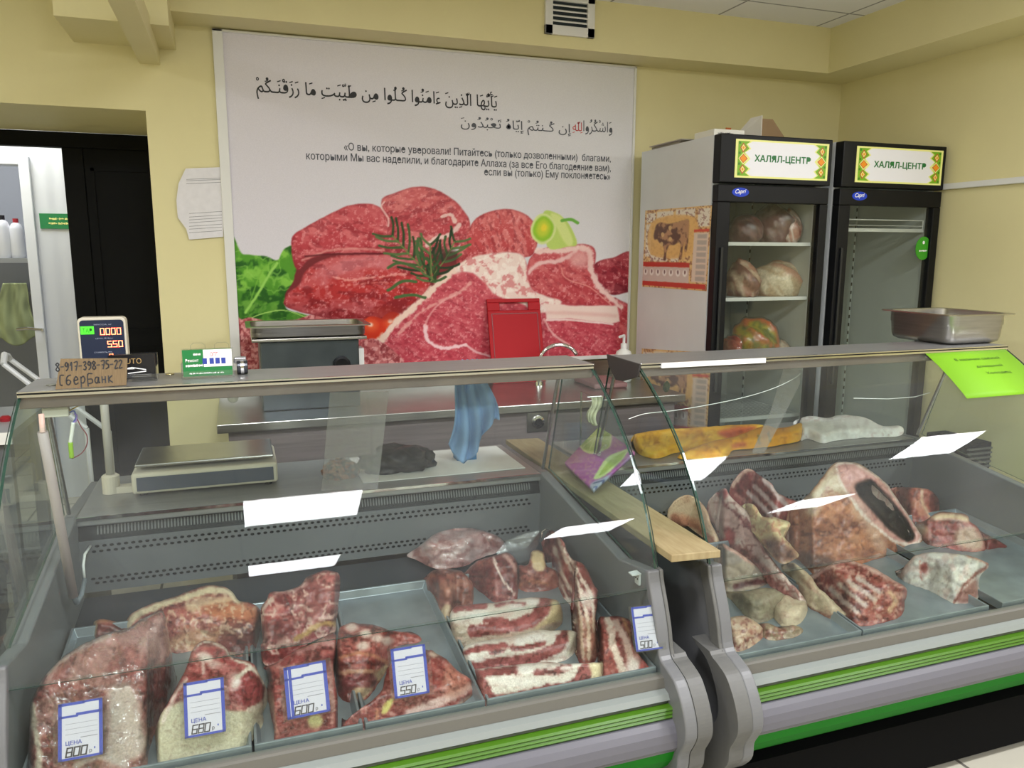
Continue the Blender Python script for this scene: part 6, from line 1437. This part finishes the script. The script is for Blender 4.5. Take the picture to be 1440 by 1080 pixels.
MB().lathe([(0.026,0.0),(0.026,0.055),(0.020,0.060)], (-0.408,2.66,ZW), 20).box((-0.42,2.64,ZW),(-0.33,2.68,ZW+0.02)).build('pole_socket', SCW, t)
MB().tube([(-0.408,2.66,ZW+0.05),(-0.408,2.66,1.17)],0.012,14).build('pole', M('pole_grey',(170,168,160),rough=0.35), t, smooth=True)
a = PY(107.5,447,2.62); b = PY(176,447,2.62); x0, x1 = a.x, b.x; z1 = a.z; z0 = 1.165
def rrect(x0, z0, x1, z1, r, y, n=5):
    out = []
    for cx, cz, a0 in ((x1-r,z1-r,0),(x0+r,z1-r,PI/2),(x0+r,z0+r,PI),(x1-r,z0+r,3*PI/2)):
        for i in range(n+1): an = a0+PI/2*i/n; out.append((cx+r*math.cos(an), y, cz+r*math.sin(an)))
    return out
hd = MB().prism(rrect(x0,z0,x1,z1,0.014,2.62), (0,0.045,0)).build('display_head', SCW, t, bevel=0.003)
MB().prism(rrect(x0+0.006,z0+0.006,x1-0.006,z1-0.008,0.010,2.6185), (0,0.0015,0)).build('display_panel', SCB, hd)
DIG = M('lit_red_digit', (255,90,60), rough=0.5, emit=(255,110,70), estr=5.0); LCDG = M('lit_green_label', (60,200,40), rough=0.5, emit=(70,220,40), estr=0.5)
W = x1-x0; Hd = z1-z0
def segtext(s, xr, zb, dw, dh, nm):
    m = MB(); i = 0; S = {'a':((0,1),(1,1)),'b':((1,1),(1,.5)),'c':((1,.5),(1,0)),'d':((0,0),(1,0)),'e':((0,0),(0,.5)),'f':((0,.5),(0,1)),'g':((0,.5),(1,.5))}
    sg = {'0':'abcdef','5':'afgcd'}; n = len([c for c in s if c != '.']); x = xr-n*dw*1.5; tw = 0.0015
    for ch in s:
        if ch == '.': m.quad((x-dw*0.42,2.6178,zb-tw/2),(x-dw*0.42+tw,2.6178,zb-tw/2),(x-dw*0.42+tw,2.6178,zb+tw),(x-dw*0.42,2.6178,zb+tw)); continue
        for q_ in sg[ch]:
            (a0,b0),(a1,b1) = S[q_]; xa, za, xb, zb_ = x+a0*dw, zb+b0*dh, x+a1*dw, zb+b1*dh
            m.quad((min(xa,xb)-tw/2,2.6178,min(za,zb_)-tw/2),(max(xa,xb)+tw/2,2.6178,min(za,zb_)-tw/2),(max(xa,xb)+tw/2,2.6178,max(za,zb_)+tw/2),(min(xa,xb)-tw/2,2.6178,max(za,zb_)+tw/2))
        x += dw*1.5
    m.build(nm, DIG, hd)
segtext('0.000', x1-0.010, z1-0.052, 0.0100, 0.0185, 'weight_digits'); segtext('5.50', x1-0.008, z1-0.090, 0.0100, 0.0175, 'price_digits'); segtext('0', x1-0.037, z1-0.128, 0.0088, 0.0165, 'total_digits')
for txt, dz, dx in (('МАССА, кг', 0.024, 0.045), ('ЦЕНА, РУБ/кг', 0.066, 0.046), ('СТОИМОСТЬ, РУБ', 0.108, 0.040)):
    lettering('caption', txt, M('caption_pale',(170,176,200),rough=0.5), hd, (x0+dx,2.6183,z1-dz), (1,0,0),(0,0,1), width=0.048, height=0.0045)
gl = MB().box((x0+0.008,2.6172,z1-0.050),(x0+0.044,2.6184,z1-0.026)).build('green_label', LCDG, hd)
lettering('mark', 'ТАР', M('mark_dark_green',(10,70,20),rough=0.5), gl, (x0+0.013,2.6170,z1-0.045), (1,0,0),(0,0,1), width=0.026, height=0.013)

# ================================================================ LOOSE WIRING in the left case
t = thing('lamp_tube', 'bare grey lamp tube standing inside the left end of the left case', 'tube', (-0.44,2.1,0.62))
T1 = [PX(x, y, -0.44) for x, y in ((60,608),(83,730),(103,838))]; hook = [PX(x, y, -0.44) for x, y in ((103,838),(108,848),(114,838),(119,815))]
MB().tube(T1, 0.0115, 12).build('tube_body', M('tube_grey_pink',(168,152,150),rough=0.4), t, smooth=True)
MB().tube([hook[0]+Vector((0,0,0.008))]+hook, 0.0065, 10).build('bent_end', M('grey_sleeve',(130,138,146),rough=0.5), t, smooth=True)
MB().tube([PX(58,582,-0.44), T1[0]], 0.006, 8).build('lamp_pin', M('pin_pink',(214,180,170),rough=0.5), t)
MB().tube([hook[-1], PX(117,795,-0.44), PX(119,780,-0.44), PX(127,768,-0.44)], 0.0038, 8).build('white_cable', WHITEP, t, smooth=True)
t = thing('wire_bundle', 'taped bundle of loose wires dangling under the shelf of the left case', 'wires', (-0.42,2.13,1.14))
w1, w2 = PY(60,576,2.13), PY(98,580,2.13)
MB().box((w1.x,2.118,w2.z-0.008),(w2.x,2.14,w1.z+0.006)).build('terminal_block', M('terminal_white',(222,218,206),rough=0.5), t, bevel=0.003)
def wire(pts, r, col, nm, y=2.13):
    P_ = [PY(a_, b_, y) for a_, b_ in pts]; P_ = [Vector(v) for v in crom([tuple(v) for v in P_], False, 4)]
    return MB().tube(P_, r, 8).build(nm, M(nm+'_colour', col, rough=0.45), t, smooth=True)
wire([(97,578),(104,574),(112,570)], 0.0016, (200,170,40), 'yellow_wire')
wire([(98,580),(104,578),(107,586),(103,594)], 0.0018, (90,100,170), 'blue_wire')
wire([(104,582),(108,584),(107,592),(103,594)], 0.0018, (150,120,190), 'violet_wire')
wire([(107,586),(114,600),(122,612),(122,626),(114,638),(101,645)], 0.0013, (120,50,60), 'brown_wire')
wire([(103,594),(101,610),(99,623)], 0.0046, (222,222,214), 'white_sheath')
wire([(99,622),(100,634),(101,644)], 0.0056, (140,180,40), 'green_tape')
# bulb seen under the shelf
t = thing('bulb', 'round white bulb under the top shelf of the left case', 'bulb', (0,2.2,1.13))
b = PY(328,564,2.22); MB().lathe([(0.004,0.026),(0.012,0.024),(0.015,0.012),(0.013,0.002),(0.006,-0.004),(0.001,-0.006)], (b.x,2.22,b.z), 20).build('glass_bulb', WHITEP, t, smooth=True)
MB().lathe([(0.009,0.024),(0.009,1.19-b.z)], (b.x,2.22,b.z), 12).build('socket', GREYP, t)
# ================================================================ CLOTHS AND THINGS ON THE WORKTOPS
p = PY(664,547,2.36)
cloth('blue_cloth', 'light blue cloth hanging from the rear edge of the left case shelf', 'cloth', 'X', (p.x,2.36,1.19), 0.245, 0.06, 0.175, (132,166,208), 4, folds=4, depth=0.014, bottom=lambda u: 0.28*math.cos(u*5+0.9)+0.1)
tag(MB().box((0.725,2.66,ZW),(0.80,2.72,ZW+0.10)).build('blue_carton', M('carton_blue',(40,110,160),rough=0.5), None, bevel=0.004), 'upright blue carton standing behind the blue cloth on the worktop', 'box')
wp = MB().box((0.36,2.50,ZW),(0.93,2.83,ZW+0.0025)); tag(wp.build('white_paper_sheet', PAPER), 'large white paper sheet covering the right half of the left worktop', 'paper')
lump('crumpled_bag', 'crumpled black bag on the white paper sheet of the left worktop', 'bag', (0.50,2.62,ZW+0.003), (0.12,0.06,0.055), [(30,28,30),(58,54,56)], 41, mat=vcol('dark_film', rough=0.35, nscale=60, amt=0.2, bump=0.6, bscale=30), ns=6, amp=0.35)
lump('crumpled_bag', 'small dark bag with orange patch left of the crumpled black bag', 'bag', (0.30,2.60,ZW), (0.06,0.05,0.04), [(40,36,40),(150,96,60)], 43, mat=vcol('dark_film_2', rough=0.35, nscale=60, amt=0.2, bump=0.6, bscale=30), ns=6, amp=0.3)
p = PY(836,560,2.62)
cloth('white_rag', 'small yellowish white rag hanging behind the gap between the two cases', 'cloth', 'X', (p.x,2.62,p.z+0.004), 0.10, 0.05, 0.04, (206,206,176), 7, folds=3, depth=0.01)
tag(MB().tube([(p.x-0.03,2.62,p.z+0.006),(p.x+0.03,2.62,p.z+0.006)],0.003,8).tube([(p.x,2.62,p.z+0.006),(p.x,2.74,p.z+0.006),(p.x,2.74,ZW)],0.004,8).build('rag_hook', STEEL), 'thin steel rod holding the white rag between the cases', 'rod')
# wooden board in the gap
WOOD = M('pale_wood', (160,144,108), rough=0.55, noise=0.3, nscale=10, stretch=(10,1,1), col2=(140,122,86), bump=0.1, bscale=60)
bz = 0.775
Lf, Rf, Rr, Lr = (1.000,1.625),(1.136,1.612),(1.136,2.90),(1.000,2.92)
tag(MB().prism([(x,y,bz-0.02) for x, y in (Lf,Rf,Rr,Lr)], (0,0,0.02)).build('wooden_board', WOOD, None, bevel=0.002), 'long pale wooden board bridging the gap between the two cases', 'board')
# snack packet on the board
PK = vcol('snack_packet_print', rough=0.3, nscale=200, amt=0.05, coat=0.3)
cn = [(795,655),(843,604),(893,640),(835,693)]
A_, B_, C_, D_ = [PZ(x, y, z) for (x, y), z in zip(cn, (0.79,0.835,0.835,0.79))]
def pk(u, v):
    a = A_.lerp(B_, u); b = D_.lerp(C_, u); q_ = a.lerp(b, v); q_.z += 0.012*math.sin(PI*u)*math.sin(PI*v)+0.003*math.sin(u*14)*math.sin(v*3); return q_
def pkc(uv):
    P_ = np.stack([795+(843-795)*uv[:,0]+(835-795)*uv[:,1]+(893-835-48)*uv[:,0]*uv[:,1], 655+(604-655)*uv[:,0]+(693-655)*uv[:,1]+(640-693+51)*uv[:,0]*uv[:,1]], 1)
    zz_ = zoomer(780,600,10.8); p = Paint(P_, (172,74,160), warp=0.3, wscale=8)
    p.blob(zz_((620,230))[0], 25, 28, (214,226,150), 1, 0.04); p.blob(zz_((620,230))[0], 22, 25, (150,186,60), 1, 0.08)
    for i in range(11):
        an = i*2*PI/11+0.2; c = zz_((620,230))[0]; p.line([c, (c[0]+21*math.cos(an), c[1]+24*math.sin(an))], 1.0, (214,226,160), 0.8, 0.9)
    p.poly(zz_((600,860),(700,700),(850,540),(1000,450),(1130,400),(1080,500),(950,640),(800,780),(660,870)), (206,220,150), 1); p.poly(zz_((670,820),(760,700),(900,560),(1080,440),(1030,540),(900,660),(760,780)), (160,180,70), 1); p.mottle(3, (222,222,150), 0.35)
    p.poly(zz_((560,940),(700,860),(900,740),(1080,560),(1200,480),(1240,620),(1100,800),(900,930),(600,1040)), (170,172,196), 1.5); p.line(zz_((600,930),(850,820),(1080,600)), 1.6, (70,80,130), 1); p.line(zz_((600,980),(900,860),(1150,620)), 1.4, (90,100,150), 1)
    return p.out()
pkt = grid_sheet('snack_packet', pk, 60, 60, pkc, PK)
md = pkt.modifiers.new('thickness', 'SOLIDIFY'); md.thickness = 0.012; md.offset = -1
tag(pkt, 'purple packet with lime slices lying on the wooden board between the cases', 'packet')
ctr = pk(0.55,0.52); ux_ = (pk(0.85,0.45)-pk(0.2,0.6)).normalized(); uy_ = (pk(0.3,0.2)-pk(0.45,0.8)).normalized()
lettering('lettering', 'ТУТТИ\nФРУТТИ', WHT, pkt, ctr-ux_*0.06-uy_*0.02+Vector((0,0,0.012)), ux_, uy_, width=0.12, height=0.05, lift=0.002)
# bags on the right worktop
FILM = vcol('bag_film', rough=0.45, spec=0.3, nscale=60, amt=0.08, bump=0.5, bscale=30)
def bag(label, outline, H, ops, base, seed, lift=0.0): 
    return meat(label, outline, H, ops, case=2, seed=seed, base=base, name='plastic_bag', cat='bag', mat=FILM, floor=(0.7735,0.0,0), lift=lift, lean=0.3, slope=0.1, ymax=2.80, bump=0.008, rnd=8, k=0.02, rag=0.8, plain=True, gain=1.08)
zH = zoomer(880,510,3.6)
def y1(p): p.mottle(12, (240,200,80), 0.7, 0.45, 0.62); p.mottle(8, (196,130,30), 0.5, 0.55, 0.68, sx=2); p.poly(zH((470,350),(560,322),(660,325),(560,375),(500,378)), (196,84,60), 4, 0.85)
bag('crumpled yellow plastic bag at the left of the right worktop', zH((40,370),(100,350),(220,335),(330,330),(470,320),(640,312),(700,320),(700,350),(600,380),(480,400),(330,440),(240,460),(160,485),(80,470),(45,430)), 0.03, y1, (230,176,44), 110)
def y2(p): p.mottle(12, (244,190,60), 0.6, 0.45, 0.62); p.line(zH((670,370),(672,410)), 3, (90,90,40), 2, 0.7); p.line(zH((720,360),(730,400)), 3, (90,90,40), 2, 0.7); p.poly(zH((540,410),(600,400),(610,420),(550,430)), (196,90,50), 3, 0.8)
bag('folded orange-yellow plastic bag with printed writing on the right worktop', zH((320,440),(450,395),(560,372),(700,320),(760,330),(820,325),(895,305),(900,340),(880,395),(760,420),(640,435),(540,445),(520,470),(460,488),(330,490),(260,480)), 0.035, y2, (236,164,40), 112, lift=0.002)
def y3(p): p.mottle(12, (206,206,206), 0.6, 0.45, 0.62)
bag('white plastic bag lying at the right of the yellow bags', zH((850,300),(930,270),(1020,280),(1080,265),(1180,270),(1240,290),(1300,320),(1390,320),(1408,350),(1370,375),(1200,380),(1060,395),(1000,408),(920,385),(885,395),(900,340)), 0.035, y3, (232,232,232), 114)
# reflections in the right glass, modelled as a translucent sheet and a thin tube
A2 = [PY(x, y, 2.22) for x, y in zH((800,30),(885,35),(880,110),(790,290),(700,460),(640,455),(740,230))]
tag(MB().prism(A2, (0,0.002,0)).build('reflection_sheet', CLF), 'slanting translucent sheet modelled for a reflection in the right case glass', 'reflection')
wpts = [PY(x, y, 2.0+0.02*i) for i, (x, y) in enumerate(zH((15,285),(100,258),(240,243),(400,217),(560,185),(690,150),(790,112),(860,75),(885,55)))]
tag(MB().tube([Vector(v) for v in crom([tuple(w_) for w_ in wpts], False, 4)], 0.0012, 6).build('thin_white_line', WHITEP, None, smooth=True), 'thin white line modelled for a reflection across the right case glass', 'wire')  # thin tube stands in for a reflected line, not a wire
wpts = [PY(x, y, 2.1) for x, y in ((1200,560),(1250,561),(1287,558),(1308,552))]
tag(MB().tube(wpts, 0.0012, 6).build('thin_white_line', WHITEP), 'short thin white line below the steel pan on the right case', 'wire')  # second, shorter white tube behind the glass
sp_ = PY(937,548,2.3); lump('herb_sprig', 'tiny dark green herb sprig hanging near the left post of the right case', 'herb', (sp_.x,2.3,sp_.z), (0.012,0.01,0.018), [(60,84,30),(90,110,50)], 51, flat=False, sub=3)
A3 = [PY(x, y, 2.36) for x, y in ((464,552),(547,550),(531,688),(452,690))]  # translucent sheet added where the left case glass shows a reflection
tag(MB().prism(A3, (0,0.0015,0)).build('reflection_sheet', CLF), 'wide translucent sheet modelled for a reflection in the left case glass', 'reflection')
# white strip of paper on the right shelf front edge
x0_, x1_ = PY(930,514,2.07).x, PY(1076,510,2.07).x
tag(MB().box((x0_,2.067,1.179),(x1_,2.0715,1.1945)).build('paper_strip', PAPER), 'long white paper strip taped to the front edge of the right case shelf', 'paper')
# lime green note taped to the curved glass
LIME = M('lime_paper', (116,172,8), rough=0.6)
gy = [(y-0.01, z-0.005) for y, z in GP]
def onglass(s, off=0.003):
    L_ = 0
    for i in range(len(gy)-1):
        a = Vector(gy[i]); b = Vector(gy[i+1]); d = (b-a).length
        if L_+d >= s: q_ = a.lerp(b, (s-L_)/d); n_ = Vector((b.y-a.y, -(b.x-a.x))).normalized(); n_ = n_ if n_.x < 0 else -n_; return q_+n_*off, n_
        L_ += d
    return Vector(gy[-1]), Vector((-1,0))
x0_, x1_ = 2.265, 2.645
vs = []; ns = 10; smax_ = 0.225
for j in range(ns+1):
    q_, n_ = onglass(0.0+smax_*j/ns, 0.0025)
    for x in (x0_, x1_): vs.append((x, q_.x, q_.y))
fs = [(2*j, 2*j+1, 2*j+3, 2*j+2) for j in range(ns)]
lm = MB().add(vs, fs).build('note_paper', LIME, None, smooth=True); md = lm.modifiers.new('thickness','SOLIDIFY'); md.thickness = 0.0004
lm.name = 'paper_note'; tag(lm, 'lime green paper note taped on the glass below the steel pan', 'note')
for txt, s_, xa, xb in (('В наличии свежий', 0.055, 0.25, 0.80), ('домашний', 0.095, 0.42, 0.74), ('Холодец', 0.130, 0.46, 0.76)):
    q0, n0 = onglass(s_, 0.0035); q1_, _n = onglass(s_-0.014, 0.0035)
    lettering('lettering', txt, M('note_ink',(50,90,10),rough=0.6), lm, (x0_+(x1_-x0_)*xa, q0.x, q0.y), (1,0,0), (0, q1_.x-q0.x, q1_.y-q0.y), width=(x1_-x0_)*(xb-xa), height=0.014, lift=0.0012)
# dark appliance beyond the right end
a = PY(1408,622,2.60); b = PY(1440,655,2.60)
t = thing('heater_box', 'dark box with slatted front beyond the right end of the right case', 'appliance', (3.0,2.45,0))
MB().box((a.x-0.01,2.62,0.0),(3.20,2.88,a.z)).build('housing', BLACKM, t, bevel=0.004)
m = MB()
for i in range(9): m.box((a.x+0.02,2.612,a.z-0.03-i*0.022),(3.17,2.62,a.z-0.022-i*0.022))
m.build('slat', GREYP, t)
